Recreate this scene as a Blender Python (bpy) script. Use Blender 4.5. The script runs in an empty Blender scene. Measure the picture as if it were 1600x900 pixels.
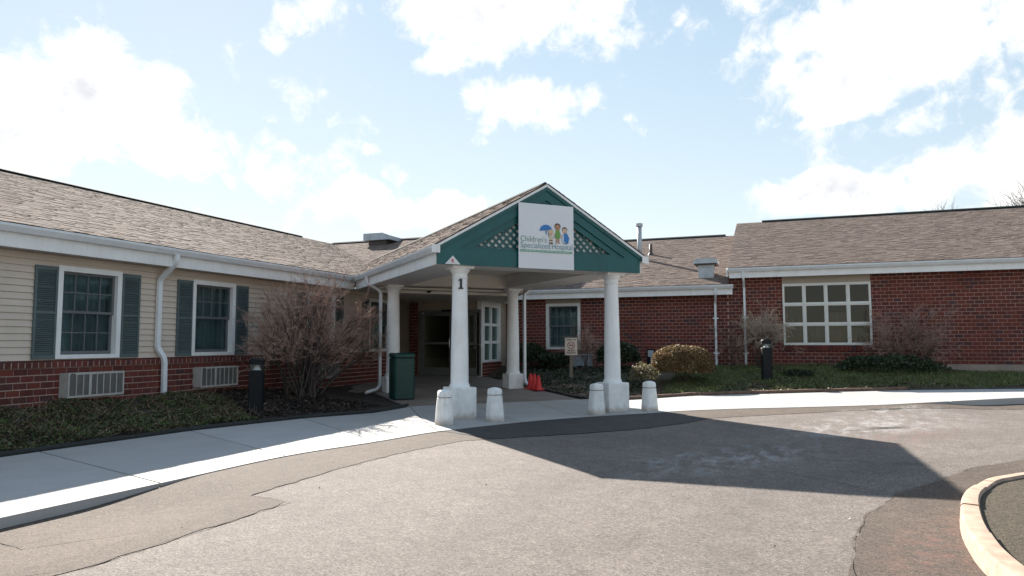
import bpy, math, random
import numpy as np
from mathutils import Vector, Matrix
random.seed(7); rng = np.random.default_rng(7)
R = math.radians
sc = bpy.context.scene
COL = sc.collection

# ------------------------------------------------------------------ camera
YAW, PITCH, ROLL, EYE = R(20.3726), 0.0768, -0.0025, 1.34
def cam_axes():
    cy, sy = math.cos(YAW), math.sin(YAW)
    right = Vector((cy, sy, 0)); fwd0 = Vector((-sy, cy, 0)); up0 = Vector((0, 0, 1))
    fwd = fwd0*math.cos(PITCH) + up0*math.sin(PITCH)
    up = up0*math.cos(PITCH) - fwd0*math.sin(PITCH)
    r2 = right*math.cos(ROLL) + up*math.sin(ROLL)
    u2 = up*math.cos(ROLL) - right*math.sin(ROLL)
    return r2, u2, fwd
CR, CU, CF = cam_axes()
cam_d = bpy.data.cameras.new('camera'); cam = bpy.data.objects.new('camera', cam_d); COL.objects.link(cam)
cam_d.sensor_width = 36; cam_d.lens = 36*1103.1/1600; cam_d.clip_start = 0.1; cam_d.clip_end = 3000
m = Matrix.Identity(4)
for i in range(3):
    m[i][0] = CR[i]; m[i][1] = CU[i]; m[i][2] = -CF[i]
m[2][3] = EYE
cam.matrix_world = m
sc.camera = cam
sc.cycles.max_bounces = 8; sc.cycles.diffuse_bounces = 5; sc.cycles.glossy_bounces = 3; sc.cycles.transparent_max_bounces = 12

# ------------------------------------------------------------------ sky, sun, exposure
SUN_EL, SUN_AZ = R(29.3), R(-45.2)            # azimuth from +Y towards +X
SKY_STRENGTH, SUN_STRENGTH, EXPOSURE = 0.135, 4.0, 1.85
sc.view_settings.view_transform = 'Standard'; sc.view_settings.look = 'None'
sc.view_settings.gamma = 1.0; sc.view_settings.exposure = EXPOSURE; sc.view_settings.use_curve_mapping = False
sun_dir = Vector((math.sin(SUN_AZ)*math.cos(SUN_EL), math.cos(SUN_AZ)*math.cos(SUN_EL), math.sin(SUN_EL)))
sd = bpy.data.lights.new('sun', 'SUN'); sd.energy = SUN_STRENGTH; sd.angle = R(0.5); sd.color = (1.0, 0.93, 0.84)
so = bpy.data.objects.new('sun', sd); COL.objects.link(so)
so.rotation_mode = 'QUATERNION'; so.rotation_quaternion = sun_dir.to_track_quat('Z', 'Y'); so.location = sun_dir*60

def ray_dir(px, py):
    return (CR*((px-800)/1103.1) + CU*(-(py-450)/1103.1) + CF).normalized()

def build_world():
    w = bpy.data.worlds.new('World'); sc.world = w; w.use_nodes = True
    nt = w.node_tree; N = nt.nodes; Lk = nt.links; N.clear()
    out = N.new('ShaderNodeOutputWorld')
    sky = N.new('ShaderNodeTexSky'); sky.sky_type = 'NISHITA'; sky.sun_disc = False
    sky.sun_elevation = SUN_EL; sky.sun_rotation = SUN_AZ
    sky.air_density = 1.0; sky.dust_density = 0.03; sky.ozone_density = 1.2; sky.altitude = 50
    bg1 = N.new('ShaderNodeBackground'); bg1.inputs[1].default_value = SKY_STRENGTH
    hs = N.new('ShaderNodeHueSaturation'); hs.inputs['Saturation'].default_value = 1.02; Lk.new(sky.outputs[0], hs.inputs['Color'])
    # tone-compressed sky colour: the brightest parts level off, the same in every direction
    def v3(op, a, b):
        n = N.new('ShaderNodeVectorMath'); n.operation = op; Lk.new(a, n.inputs[0])
        if hasattr(b, 'is_linked'): Lk.new(b, n.inputs[1])
        else: n.inputs[1].default_value = b
        return n.outputs[0]
    lm = SKY_STRENGTH/0.40
    Lk.new(v3('DIVIDE', hs.outputs[0], v3('ADD', v3('MULTIPLY', hs.outputs[0], (lm, lm, lm)), (1, 1, 1))), bg1.inputs[0])
    tc = N.new('ShaderNodeTexCoord')
    def vm(op, a, b=None):
        n = N.new('ShaderNodeVectorMath'); n.operation = op
        for k, v in enumerate((a, b)):
            if v is None: continue
            if hasattr(v, 'is_linked'): Lk.new(v, n.inputs[k])
            else: n.inputs[k].default_value = v
        return n
    def mt(op, a, b=None, c=None, clamp=False):
        n = N.new('ShaderNodeMath'); n.operation = op; n.use_clamp = clamp
        for k, v in enumerate((a, b, c)):
            if v is None: continue
            if hasattr(v, 'is_linked'): Lk.new(v, n.inputs[k])
            else: n.inputs[k].default_value = v
        return n.outputs[0]
    D = tc.outputs['Generated']
    # warp the direction a little so that cloud outlines are ragged
    wn = N.new('ShaderNodeTexNoise'); wn.inputs['Scale'].default_value = 7; wn.inputs['Detail'].default_value = 6
    Lk.new(D, wn.inputs['Vector'])
    wv = vm('SUBTRACT', wn.outputs['Color'], (0.5, 0.5, 0.5)).outputs[0]
    ws = vm('SCALE', wv); ws.inputs['Scale'].default_value = 0.10
    Dw = vm('ADD', D, ws.outputs[0]).outputs[0]
    blobs = [(120,135,110,70),(215,180,85,75),(60,215,150,60),(310,235,115,50),(420,272,115,46),(545,318,135,40),(705,322,70,32),
             (-60,160,140,90),(790,20,195,70),(700,75,70,35),(830,165,110,48),(995,200,36,28),(548,6,48,24),(1420,50,240,95),(1315,172,95,20),
             (1290,310,110,32),(1475,290,90,46),(1630,270,110,70),(625,258,30,22),(1055,8,34,20),(595,236,26,18),(745,212,34,20)]
    cover = None
    for (px, py, a, b) in blobs:
        wt = 0.75 if a > 50 else 0.25
        d = ray_dir(px, py); eu = d.cross(Vector((0,0,1))).normalized(); ev = eu.cross(d)
        k = 1/1103.1
        u = vm('DOT_PRODUCT', Dw, tuple(eu/(a*k))).outputs['Value']; v = vm('DOT_PRODUCT', Dw, tuple(ev/(b*k))).outputs['Value']
        r2 = mt('ADD', mt('MULTIPLY', u, u), mt('MULTIPLY', v, v))
        val = mt('SUBTRACT', wt, mt('MULTIPLY', r2, 0.8))
        cover = val if cover is None else mt('MAXIMUM', cover, val)
    # fair weather clouds over the rest of the sky
    gn = N.new('ShaderNodeTexNoise'); gn.inputs['Scale'].default_value = 2.1; gn.inputs['Detail'].default_value = 3
    mp = N.new('ShaderNodeMapping'); mp.inputs['Location'].default_value = (3.1, 1.7, 0.4); mp.inputs['Scale'].default_value = (1, 1, 2.2)
    Lk.new(D, mp.inputs[0]); Lk.new(mp.outputs[0], gn.inputs['Vector'])
    gen = mt('MULTIPLY', mt('SUBTRACT', gn.outputs[0], 0.58), 5.0)
    cover = mt('MAXIMUM', cover, mt('MINIMUM', gen, 1.0))
    fn = N.new('ShaderNodeTexNoise'); fn.inputs['Scale'].default_value = 9; fn.inputs['Detail'].default_value = 10; fn.inputs['Roughness'].default_value = 0.6
    Lk.new(D, fn.inputs['Vector'])
    f2 = N.new('ShaderNodeTexNoise'); f2.inputs['Scale'].default_value = 26; f2.inputs['Detail'].default_value = 8; f2.inputs['Roughness'].default_value = 0.65; f2.inputs['Distortion'].default_value = 0.6
    Lk.new(D, f2.inputs['Vector'])
    dens = mt('ADD', mt('MAXIMUM', cover, -1.2), mt('ADD', mt('MULTIPLY', mt('SUBTRACT', fn.outputs[0], 0.53), 3.2), mt('MULTIPLY', mt('SUBTRACT', f2.outputs[0], 0.5), 1.7)))
    mr = N.new('ShaderNodeMapRange'); mr.interpolation_type = 'SMOOTHSTEP'
    mr.inputs[1].default_value = -0.2; mr.inputs[2].default_value = 0.55; Lk.new(dens, mr.inputs[0])
    core = N.new('ShaderNodeMapRange'); core.interpolation_type = 'SMOOTHSTEP'
    core.inputs[1].default_value = 0.45; core.inputs[2].default_value = 1.7; Lk.new(dens, core.inputs[0])
    mc = N.new('ShaderNodeMixRGB'); mc.inputs[1].default_value = (1.0, 0.99, 0.97, 1); mc.inputs[2].default_value = (0.63, 0.645, 0.70, 1)
    Lk.new(core.outputs[0], mc.inputs[0])
    bg2 = N.new('ShaderNodeBackground'); bg2.inputs[1].default_value = 0.335; Lk.new(mc.outputs[0], bg2.inputs[0])
    mix = N.new('ShaderNodeMixShader')
    Lk.new(mt('MULTIPLY', mr.outputs[0], 0.95), mix.inputs[0]); Lk.new(bg1.outputs[0], mix.inputs[1]); Lk.new(bg2.outputs[0], mix.inputs[2])
    Lk.new(mix.outputs[0], out.inputs[0])
build_world()

# ------------------------------------------------------------------ materials
def new_mat(name):
    mt = bpy.data.materials.new(name); mt.use_nodes = True
    nt = mt.node_tree; b = nt.nodes['Principled BSDF']
    return mt, nt, b
def node(nt, t, **kw):
    n = nt.nodes.new(t)
    for k, v in kw.items(): setattr(n, k, v)
    return n
def ramp(nt, stops, fac):
    r = node(nt, 'ShaderNodeValToRGB'); e = r.color_ramp.elements
    while len(e) < len(stops): e.new(0.5)
    for k, (p, c) in enumerate(stops):
        e[k].position = p; e[k].color = (*c, 1)
    nt.links.new(fac, r.inputs[0]); return r.outputs[0]
def noise(nt, scale, detail=4, rough=0.55, coord='Object', dist=0.0, mapping=None):
    tc = node(nt, 'ShaderNodeTexCoord'); n = node(nt, 'ShaderNodeTexNoise')
    n.inputs['Scale'].default_value = scale; n.inputs['Detail'].default_value = detail; n.inputs['Roughness'].default_value = rough
    n.inputs['Distortion'].default_value = dist
    src = tc.outputs[coord]
    if mapping:
        mp = node(nt, 'ShaderNodeMapping'); mp.inputs['Scale'].default_value = mapping; nt.links.new(src, mp.inputs[0]); src = mp.outputs[0]
    nt.links.new(src, n.inputs['Vector']); return n.outputs[0]
def gpos(nt):
    return node(nt, 'ShaderNodeNewGeometry').outputs['Position']
def wnoise(nt, scale, detail=4, rough=0.55, mapping=None):
    n = node(nt, 'ShaderNodeTexNoise'); n.inputs['Scale'].default_value = scale; n.inputs['Detail'].default_value = detail; n.inputs['Roughness'].default_value = rough
    src = gpos(nt)
    if mapping:
        mp = node(nt, 'ShaderNodeMapping'); mp.inputs['Scale'].default_value = mapping; nt.links.new(src, mp.inputs[0]); src = mp.outputs[0]
    nt.links.new(src, n.inputs['Vector']); return n.outputs[0]
def mathn(nt, op, a, b=None, clamp=False):
    n = node(nt, 'ShaderNodeMath', operation=op); n.use_clamp = clamp
    for k, v in enumerate((a, b)):
        if v is None: continue
        if hasattr(v, 'is_linked'): nt.links.new(v, n.inputs[k])
        else: n.inputs[k].default_value = v
    return n.outputs[0]
def mixc(nt, fac, a, b, mode='MIX'):
    n = node(nt, 'ShaderNodeMixRGB', blend_type=mode)
    for k, v in enumerate((fac, a, b)):
        if hasattr(v, 'is_linked'): nt.links.new(v, n.inputs[k])
        elif k == 0: n.inputs[0].default_value = v
        else: n.inputs[k].default_value = (*v, 1)
    return n.outputs[0]
def bump(nt, b, h, strength=0.3, dist=0.01):
    n = node(nt, 'ShaderNodeBump'); n.inputs['Strength'].default_value = strength; n.inputs['Distance'].default_value = dist
    nt.links.new(h, n.inputs['Height']); nt.links.new(n.outputs[0], b.inputs['Normal'])
def piece_rand(nt):
    g = node(nt, 'ShaderNodeNewGeometry'); o = node(nt, 'ShaderNodeObjectInfo')
    return mathn(nt, 'FRACT', mathn(nt, 'ADD', g.outputs['Random Per Island'], o.outputs['Random']))
def simple(name, c, rough=0.5, var=0.12, scale=6, bmp=0.0, bscale=40, metal=0.0, spec=0.5, grime=None):
    mt, nt, b = new_mat(name)
    f = wnoise(nt, scale, 5)
    lo = tuple(max(0, x*(1-var)) for x in c); hi = tuple(min(1, x*(1+var)) for x in c)
    col = ramp(nt, [(0.3, lo), (0.7, hi)], f)
    if grime:                                   # rain streaks and dirt: vertical stretched noise
        g = ramp(nt, [(0.52, (0, 0, 0)), (0.75, (1, 1, 1))], wnoise(nt, 9, 5, 0.65, (1, 1, 0.22)))
        col = mixc(nt, mathn(nt, 'MULTIPLY', g, grime[0]), col, grime[1])
    nt.links.new(col, b.inputs['Base Color'])
    b.inputs['Roughness'].default_value = rough; b.inputs['Metallic'].default_value = metal; b.inputs['Specular IOR Level'].default_value = spec
    if bmp: bump(nt, b, wnoise(nt, bscale, 4), bmp, 0.004)
    return mt
M = {}
M['white'] = simple('white_paint', (0.82, 0.82, 0.80), 0.45, 0.05, 3, 0.05, 30, grime=(0.22, (0.42, 0.38, 0.33)))
M['gutter'] = simple('gutter_white', (0.76, 0.78, 0.79), 0.35, 0.06, 3, 0, grime=(0.3, (0.4, 0.4, 0.38)))
M['column'] = simple('column_white', (0.85, 0.845, 0.83), 0.5, 0.06, 2, 0.06, 60, grime=(0.28, (0.55, 0.51, 0.45)))
M['concrete_white'] = simple('painted_concrete', (0.78, 0.78, 0.76), 0.75, 0.1, 8, 0.35, 35, grime=(0.45, (0.38, 0.36, 0.33)))
def foot_dirt(mt, lo, hi, col):
    nt = mt.node_tree; b = nt.nodes['Principled BSDF']; src = b.inputs['Base Color'].links[0].from_socket
    tc = node(nt, 'ShaderNodeTexCoord'); sp = node(nt, 'ShaderNodeSeparateXYZ'); nt.links.new(tc.outputs['Object'], sp.inputs[0])
    h = mathn(nt, 'ADD', sp.outputs[2], mathn(nt, 'MULTIPLY', mathn(nt, 'SUBTRACT', wnoise(nt, 14, 5, 0.7), 0.5), 0.22))
    k = ramp(nt, [(0.0, (0.75, 0.75, 0.75)), (1.0, (0, 0, 0))], mathn(nt, 'DIVIDE', mathn(nt, 'SUBTRACT', h, lo), hi-lo, True))
    sc_ = ramp(nt, [(0.66, (0, 0, 0)), (0.70, (0.55, 0.55, 0.55))], wnoise(nt, 23, 6, 0.75))
    nt.links.new(mixc(nt, mathn(nt, 'MAXIMUM', k, sc_), src, col), b.inputs['Base Color'])
foot_dirt(M['concrete_white'], 0.0, 0.13, (0.30, 0.22, 0.15))
M['siding'] = simple('beige_siding', (0.60, 0.51, 0.42), 0.5, 0.06, 2, 0.05, 60, grime=(0.15, (0.3, 0.26, 0.22)))
M['cream'] = simple('cream_panel', (0.52, 0.46, 0.37), 0.55, 0.05, 2, 0.03, 50)
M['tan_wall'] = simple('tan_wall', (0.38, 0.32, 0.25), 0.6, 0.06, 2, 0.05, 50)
M['soffit'] = simple('soffit', (0.62, 0.60, 0.57), 0.55, 0.05, 2)
M['ceiling'] = simple('ceiling_cream', (0.66, 0.61, 0.53), 0.55, 0.04, 2)
M['teal'] = simple('teal_paint', (0.003, 0.090, 0.092), 0.42, 0.12, 3, 0.05, 25, grime=(0.12, (0.05, 0.16, 0.16)))
M['shutter'] = simple('shutter_blue_green', (0.092, 0.126, 0.128), 0.5, 0.1, 4)
M['sash'] = simple('window_sash_grey', (0.13, 0.135, 0.14), 0.45, 0.06, 4)
M['sash_w'] = simple('window_sash_white', (0.70, 0.69, 0.64), 0.45, 0.05, 4)
M['backing'] = simple('attic_panel', (0.80, 0.79, 0.76), 0.7, 0.1, 5)
M['ac'] = simple('ac_casing', (0.44, 0.42, 0.39), 0.5, 0.1, 6, 0, grime=(0.4, (0.2, 0.17, 0.14)))
M['ac_fin'] = simple('ac_fin', (0.075, 0.08, 0.085), 0.45, 0.15, 20, 0)
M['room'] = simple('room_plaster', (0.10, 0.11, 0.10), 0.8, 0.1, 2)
M['curtain'] = simple('curtain_cloth', (0.30, 0.275, 0.23), 0.85, 0.3, 2)
M['blind'] = simple('blind_cloth', (0.215, 0.25, 0.255), 0.8, 0.2, 2)
M['blind_pale'] = simple('pale_blind_cloth', (0.30, 0.34, 0.33), 0.8, 0.1, 2)
M['black'] = simple('black_metal', (0.006, 0.008, 0.010), 0.5, 0.2, 5, spec=0.2)
M['dark'] = simple('dark_bronze', (0.05, 0.035, 0.03), 0.5, 0.2, 5)
M['bin'] = simple('green_plastic', (0.002, 0.040, 0.031), 0.38, 0.15, 5, 0.05, 30)
M['cone'] = simple('orange_red_vinyl', (0.62, 0.022, 0.018), 0.45, 0.1, 8)
M['wood'] = simple('weathered_post', (0.20, 0.16, 0.12), 0.8, 0.25, 20, 0.3, 50)
M['sign_panel'] = simple('sign_cream', (0.62, 0.50, 0.42), 0.5, 0.05, 5)
M['galv'] = simple('galvanised', (0.42, 0.45, 0.47), 0.4, 0.12, 6, 0.05, 20, metal=0.25)
M['galv_blue'] = simple('galvanised_hood', (0.40, 0.45, 0.48), 0.45, 0.15, 4, metal=0.1)
M['door_metal'] = simple('door_aluminium', (0.22, 0.22, 0.21), 0.35, 0.08, 5, metal=0.4)
M['steel'] = simple('steel', (0.6, 0.6, 0.6), 0.3, 0.05, 5, metal=0.8)
M['foundation'] = simple('foundation_concrete', (0.30, 0.24, 0.20), 0.85, 0.15, 5, 0.3, 30)
M['edging'] = simple('black_edging', (0.02, 0.024, 0.025), 0.5, 0.2, 6)
M['timber'] = simple('timber_edging', (0.16, 0.10, 0.07), 0.85, 0.3, 8, 0.4, 30)
M['ridge'] = simple('ridge_vent', (0.016, 0.022, 0.023), 0.9, 0.2, 6, spec=0.05)
M['bark'] = simple('shrub_bark', (0.06, 0.045, 0.037), 0.85, 0.35, 12)
M['twig'] = simple('shrub_twig', (0.34, 0.215, 0.165), 0.75, 0.45, 9)
M['twig_tan'] = simple('tan_twig', (0.44, 0.34, 0.25), 0.75, 0.4, 9)
M['kerb'] = simple('kerb_concrete', (0.36, 0.255, 0.19), 0.85, 0.25, 10, 0.3, 40)
M['banner'] = simple('banner_vinyl', (0.76, 0.76, 0.78), 0.4, 0.025, 2.2)
for n_, c_ in dict(ink_green=(0.18, 0.34, 0.26), ink_teal=(0.16, 0.33, 0.34), bar_green=(0.12, 0.36, 0.18), ink_blue=(0.035, 0.20, 0.50), ink_pale=(0.60, 0.66, 0.74), skin_light=(0.70, 0.48, 0.33), skin_mid=(0.45, 0.25, 0.14),
                   hair=(0.10, 0.055, 0.035), shirt_green=(0.14, 0.36, 0.07), ink_black=(0.012, 0.012, 0.014), ink_red=(0.50, 0.03, 0.03), ink_cream=(0.62, 0.55, 0.38), ink_brown=(0.16, 0.06, 0.07), tag_white=(0.72, 0.72, 0.72)).items():
    M[n_] = simple(n_, c_, 0.5, 0.04, 4)

def mk_brick():
    mt, nt, b = new_mat('brick')
    r = piece_rand(nt)
    c = ramp(nt, [(0.0, (0.095, 0.023, 0.018)), (0.3, (0.15, 0.032, 0.021)), (0.6, (0.18, 0.039, 0.025)), (0.82, (0.125, 0.031, 0.024)), (0.94, (0.082, 0.030, 0.030)), (1.0, (0.065, 0.029, 0.033))], r)
    f = wnoise(nt, 40, 5, 0.6)
    c = mixc(nt, 0.5, c, ramp(nt, [(0.3, (0.55, 0.55, 0.55)), (0.7, (1, 1, 1))], f), 'MULTIPLY')
    st = ramp(nt, [(0.50, (0, 0, 0)), (0.72, (1, 1, 1))], wnoise(nt, 1.1, 5, 0.6))
    c = mixc(nt, mathn(nt, 'MULTIPLY', st, 0.45), c, (0.13, 0.030, 0.018))
    dk = ramp(nt, [(0.55, (1, 1, 1)), (0.72, (0.55, 0.52, 0.5))], wnoise(nt, 2.2, 6, 0.65, (1.4, 1.4, 0.35)))
    c = mixc(nt, 0.7, c, dk, 'MULTIPLY')
    nt.links.new(c, b.inputs['Base Color']); b.inputs['Roughness'].default_value = 0.85
    bump(nt, b, f, 0.5, 0.004); return mt
M['brick'] = mk_brick()
def mk_mortar():
    mt, nt, b = new_mat('mortar')
    st = ramp(nt, [(0.45, (0, 0, 0)), (0.70, (1, 1, 1))], wnoise(nt, 0.9, 5, 0.6))
    c = mixc(nt, mathn(nt, 'MULTIPLY', st, 0.8), (0.50, 0.345, 0.28), (0.24, 0.105, 0.075))
    nt.links.new(c, b.inputs['Base Color']); b.inputs['Roughness'].default_value = 0.9
    bump(nt, b, wnoise(nt, 90, 3), 0.4, 0.003); return mt
M['mortar'] = mk_mortar()
M['mortar_pale'] = simple('pale_mortar', (0.52, 0.40, 0.335), 0.9, 0.15, 4, 0.3, 60)
def mk_shingle():
    mt, nt, b = new_mat('shingle')
    r = piece_rand(nt)
    c = ramp(nt, [(0.0, (0.150, 0.118, 0.103)), (0.3, (0.18, 0.143, 0.125)), (0.65, (0.208, 0.167, 0.146)), (1.0, (0.24, 0.195, 0.172))], r)
    g = wnoise(nt, 160, 3, 0.7); l = wnoise(nt, 0.8, 5, 0.6)
    c = mixc(nt, 0.55, c, ramp(nt, [(0.3, (0.55, 0.55, 0.55)), (0.7, (1.05, 1.05, 1.05))], g), 'MULTIPLY')
    c = mixc(nt, 0.4, c, ramp(nt, [(0.35, (0.78, 0.75, 0.74)), (0.65, (1.05, 1.03, 1.0))], l), 'MULTIPLY')
    nt.links.new(c, b.inputs['Base Color']); b.inputs['Roughness'].default_value = 0.95; b.inputs['Specular IOR Level'].default_value = 0.035
    bump(nt, b, g, 0.6, 0.004); return mt
M['shingle'] = mk_shingle()
def mk_asphalt(name, lo, hi, fleck, dark=0.5, stains=True):
    mt, nt, b = new_mat(name)
    l = wnoise(nt, 0.45, 6, 0.6); mdm = wnoise(nt, 7, 5, 0.65)
    c = ramp(nt, [(0.3, lo), (0.7, hi)], l)
    c = mixc(nt, 0.6, c, ramp(nt, [(0.3, (0.72, 0.71, 0.7)), (0.7, (1.1, 1.1, 1.1))], mdm), 'MULTIPLY')
    v = node(nt, 'ShaderNodeTexVoronoi'); v.inputs['Scale'].default_value = 95; nt.links.new(gpos(nt), v.inputs['Vector'])
    sp = node(nt, 'ShaderNodeSeparateColor'); nt.links.new(v.outputs['Color'], sp.inputs[0])
    c = mixc(nt, dark, c, ramp(nt, [(0.0, (0.35, 0.34, 0.33)), (0.25, (0.72, 0.71, 0.70)), (0.6, (1.05, 1.03, 1.0)), (0.86, (1.25, 1.2, 1.15)), (1.0, fleck)], sp.outputs[0]), 'MULTIPLY')
    oil = ramp(nt, [(0.60, (1, 1, 1)), (0.74, (0.62, 0.61, 0.60))], wnoise(nt, 0.9, 6, 0.7, (1.3, 0.7, 1)))
    c = mixc(nt, 0.6, c, oil, 'MULTIPLY')
    wear = ramp(nt, [(0.35, (0.86, 0.85, 0.84)), (0.65, (1.1, 1.09, 1.08))], wnoise(nt, 2.6, 7, 0.7))
    c = mixc(nt, 0.7, c, wear, 'MULTIPLY')
    if stains:
        # pale salt smears and rusty brown patches, each with a place of its own
        p = node(nt, 'ShaderNodeSeparateXYZ'); nt.links.new(gpos(nt), p.inputs[0])
        def spot(x, y, ang, a, bb):
            ca, sa = math.cos(ang), math.sin(ang)
            dx = mathn(nt, 'SUBTRACT', p.outputs[0], x); dy = mathn(nt, 'SUBTRACT', p.outputs[1], y)
            u = mathn(nt, 'ADD', mathn(nt, 'MULTIPLY', dx, ca/a), mathn(nt, 'MULTIPLY', dy, sa/a))
            w = mathn(nt, 'ADD', mathn(nt, 'MULTIPLY', dx, -sa/bb), mathn(nt, 'MULTIPLY', dy, ca/bb))
            return mathn(nt, 'SUBTRACT', 1.0, mathn(nt, 'ADD', mathn(nt, 'MULTIPLY', u, u), mathn(nt, 'MULTIPLY', w, w)), True)
        streak = wnoise(nt, 2.2, 8, 0.72, (2.2, 0.8, 1))
        sm = mathn(nt, 'MAXIMUM', mathn(nt, 'MAXIMUM', spot(-0.55, 8.75, 0.95, 2.3, 0.75), spot(1.5, 12.3, 0.9, 2.6, 1.1)), spot(1.9, 14.3, 0.6, 1.2, 0.6))
        k = mathn(nt, 'MULTIPLY', ramp(nt, [(0.46, (0, 0, 0)), (0.66, (1, 1, 1))], streak), mathn(nt, 'MULTIPLY', sm, 0.8))
        c = mixc(nt, k, c, (0.36, 0.35, 0.35))
        dx = mathn(nt, 'SUBTRACT', p.outputs[0], 4.2); dy = mathn(nt, 'SUBTRACT', p.outputs[1], 5.2)
        rad = mathn(nt, 'SQRT', mathn(nt, 'ADD', mathn(nt, 'MULTIPLY', dx, dx), mathn(nt, 'MULTIPLY', dy, dy)))
        tr = None                                # worn wheel tracks round the island
        for r0_ in (4.6, 6.3):
            q_ = mathn(nt, 'SUBTRACT', 1.0, mathn(nt, 'MULTIPLY', mathn(nt, 'ABSOLUTE', mathn(nt, 'SUBTRACT', rad, r0_)), 3.0), True)
            tr = q_ if tr is None else mathn(nt, 'MAXIMUM', tr, q_)
        c = mixc(nt, mathn(nt, 'MULTIPLY', mathn(nt, 'MULTIPLY', tr, wear), 0.22), c, (0.075, 0.066, 0.060))
        rs = mathn(nt, 'MAXIMUM', spot(1.45, 10.6, 0.9, 1.6, 0.5), spot(1.0, 5.5, 1.2, 1.2, 0.35))
        k2 = mathn(nt, 'MULTIPLY', mathn(nt, 'MULTIPLY', ramp(nt, [(0.45, (0, 0, 0)), (0.7, (1, 1, 1))], mdm), rs), 0.7)
        c = mixc(nt, k2, c, (0.19, 0.09, 0.07))
        ho = mathn(nt, 'MAXIMUM', spot(1.36, 11.7, 0.5, 0.55, 0.16), spot(1.85, 14.35, 0.55, 0.5, 0.2))
        k3 = mathn(nt, 'MULTIPLY', ramp(nt, [(0.40, (0, 0, 0)), (0.55, (1, 1, 1))], wnoise(nt, 5, 5)), mathn(nt, 'MULTIPLY', ho, 1.6, True))
        c = mixc(nt, k3, c, (0.045, 0.04, 0.032))
    nt.links.new(c, b.inputs['Base Color']); b.inputs['Roughness'].default_value = 0.92; b.inputs['Specular IOR Level'].default_value = 0.3
    bump(nt, b, v.outputs['Distance'], 0.45, 0.006); return mt
M['asphalt'] = mk_asphalt('asphalt', (0.146, 0.127, 0.116), (0.190, 0.168, 0.154), (1.8, 1.77, 1.72), 0.8)
M['asphalt_patch'] = mk_asphalt('asphalt_patch', (0.086, 0.068, 0.057), (0.118, 0.094, 0.078), (1.9, 1.8, 1.75), 0.8)
M['crack'] = simple('crack_fill', (0.055, 0.046, 0.040), 0.95, 0.3, 12)
M['asphalt_new'] = mk_asphalt('asphalt_new', (0.055, 0.054, 0.054), (0.078, 0.075, 0.073), (1.8, 1.8, 1.8), 0.6, False)
def mk_concrete(name, lo, hi, stain):
    mt, nt, b = new_mat(name)
    r = piece_rand(nt); l = wnoise(nt, 1.3, 7, 0.62); g = wnoise(nt, 120, 3, 0.6)
    c = ramp(nt, [(0.3, lo), (0.72, hi)], l)
    c = mixc(nt, 0.5, c, ramp(nt, [(0, (0.86, 0.86, 0.86)), (1, (1.06, 1.06, 1.06))], r), 'MULTIPLY')
    c = mixc(nt, 0.35, c, ramp(nt, [(0.3, (0.75, 0.75, 0.75)), (0.7, (1.1, 1.1, 1.1))], g), 'MULTIPLY')
    s = ramp(nt, [(0.58, (0, 0, 0)), (0.75, (1, 1, 1))], wnoise(nt, 3.1, 6, 0.65))
    c = mixc(nt, mathn(nt, 'MULTIPLY', s, 0.4), c, stain)
    nt.links.new(c, b.inputs['Base Color']); b.inputs['Roughness'].default_value = 0.85
    bump(nt, b, g, 0.25, 0.003); return mt
M['walk'] = mk_concrete('walk_concrete', (0.36, 0.35, 0.338), (0.43, 0.42, 0.405), (0.28, 0.26, 0.235))
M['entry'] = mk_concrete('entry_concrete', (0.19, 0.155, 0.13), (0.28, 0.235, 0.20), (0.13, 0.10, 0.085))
def mk_soil(name, lo, hi):
    mt, nt, b = new_mat(name)
    g = wnoise(nt, 28, 6, 0.7)
    c = ramp(nt, [(0.3, lo), (0.75, hi)], g); nt.links.new(c, b.inputs['Base Color']); b.inputs['Roughness'].default_value = 0.95
    bump(nt, b, g, 1.0, 0.04); return mt
M['mulch'] = mk_soil('mulch', (0.018, 0.013, 0.010), (0.065, 0.045, 0.034))
M['soil'] = mk_soil('soil', (0.05, 0.04, 0.026), (0.13, 0.10, 0.065))
M['ground'] = mk_soil('lawn_ground', (0.05, 0.055, 0.025), (0.10, 0.10, 0.05))
def mk_leaf(name, stops, transl=0.25, patchy=False):
    mt, nt, b = new_mat(name)
    g = node(nt, 'ShaderNodeNewGeometry')
    c = ramp(nt, stops, g.outputs['Random Per Island'])
    f = ramp(nt, [(0.35, (0.55, 0.52, 0.5)), (0.65, (1.1, 1.1, 1.1))], wnoise(nt, 2.4, 4))
    c = mixc(nt, 0.8, c, f, 'MULTIPLY')
    if patchy:
        c = mixc(nt, ramp(nt, [(0.50, (0, 0, 0)), (0.62, (0.75, 0.75, 0.75))], wnoise(nt, 3.3, 5, 0.6)), c, (0.10, 0.062, 0.038))
    nt.links.new(c, b.inputs['Base Color']); b.inputs['Roughness'].default_value = 0.55
    t = node(nt, 'ShaderNodeBsdfTranslucent'); nt.links.new(c, t.inputs[0])
    mx = node(nt, 'ShaderNodeMixShader'); mx.inputs[0].default_value = transl
    out = nt.nodes['Material Output']
    nt.links.new(b.outputs[0], mx.inputs[1]); nt.links.new(t.outputs[0], mx.inputs[2]); nt.links.new(mx.outputs[0], out.inputs[0]); return mt
M['cover_leaf'] = mk_leaf('groundcover_leaf', [(0, (0.045, 0.075, 0.02)), (0.3, (0.08, 0.135, 0.03)), (0.58, (0.14, 0.19, 0.05)), (0.68, (0.12, 0.085, 0.048)), (0.85, (0.19, 0.14, 0.085)), (1, (0.27, 0.22, 0.15))], patchy=True)
M['grass'] = mk_leaf('grass_blade', [(0, (0.07, 0.105, 0.028)), (0.45, (0.135, 0.19, 0.052)), (0.72, (0.19, 0.235, 0.08)), (1, (0.30, 0.24, 0.14))])
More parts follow.
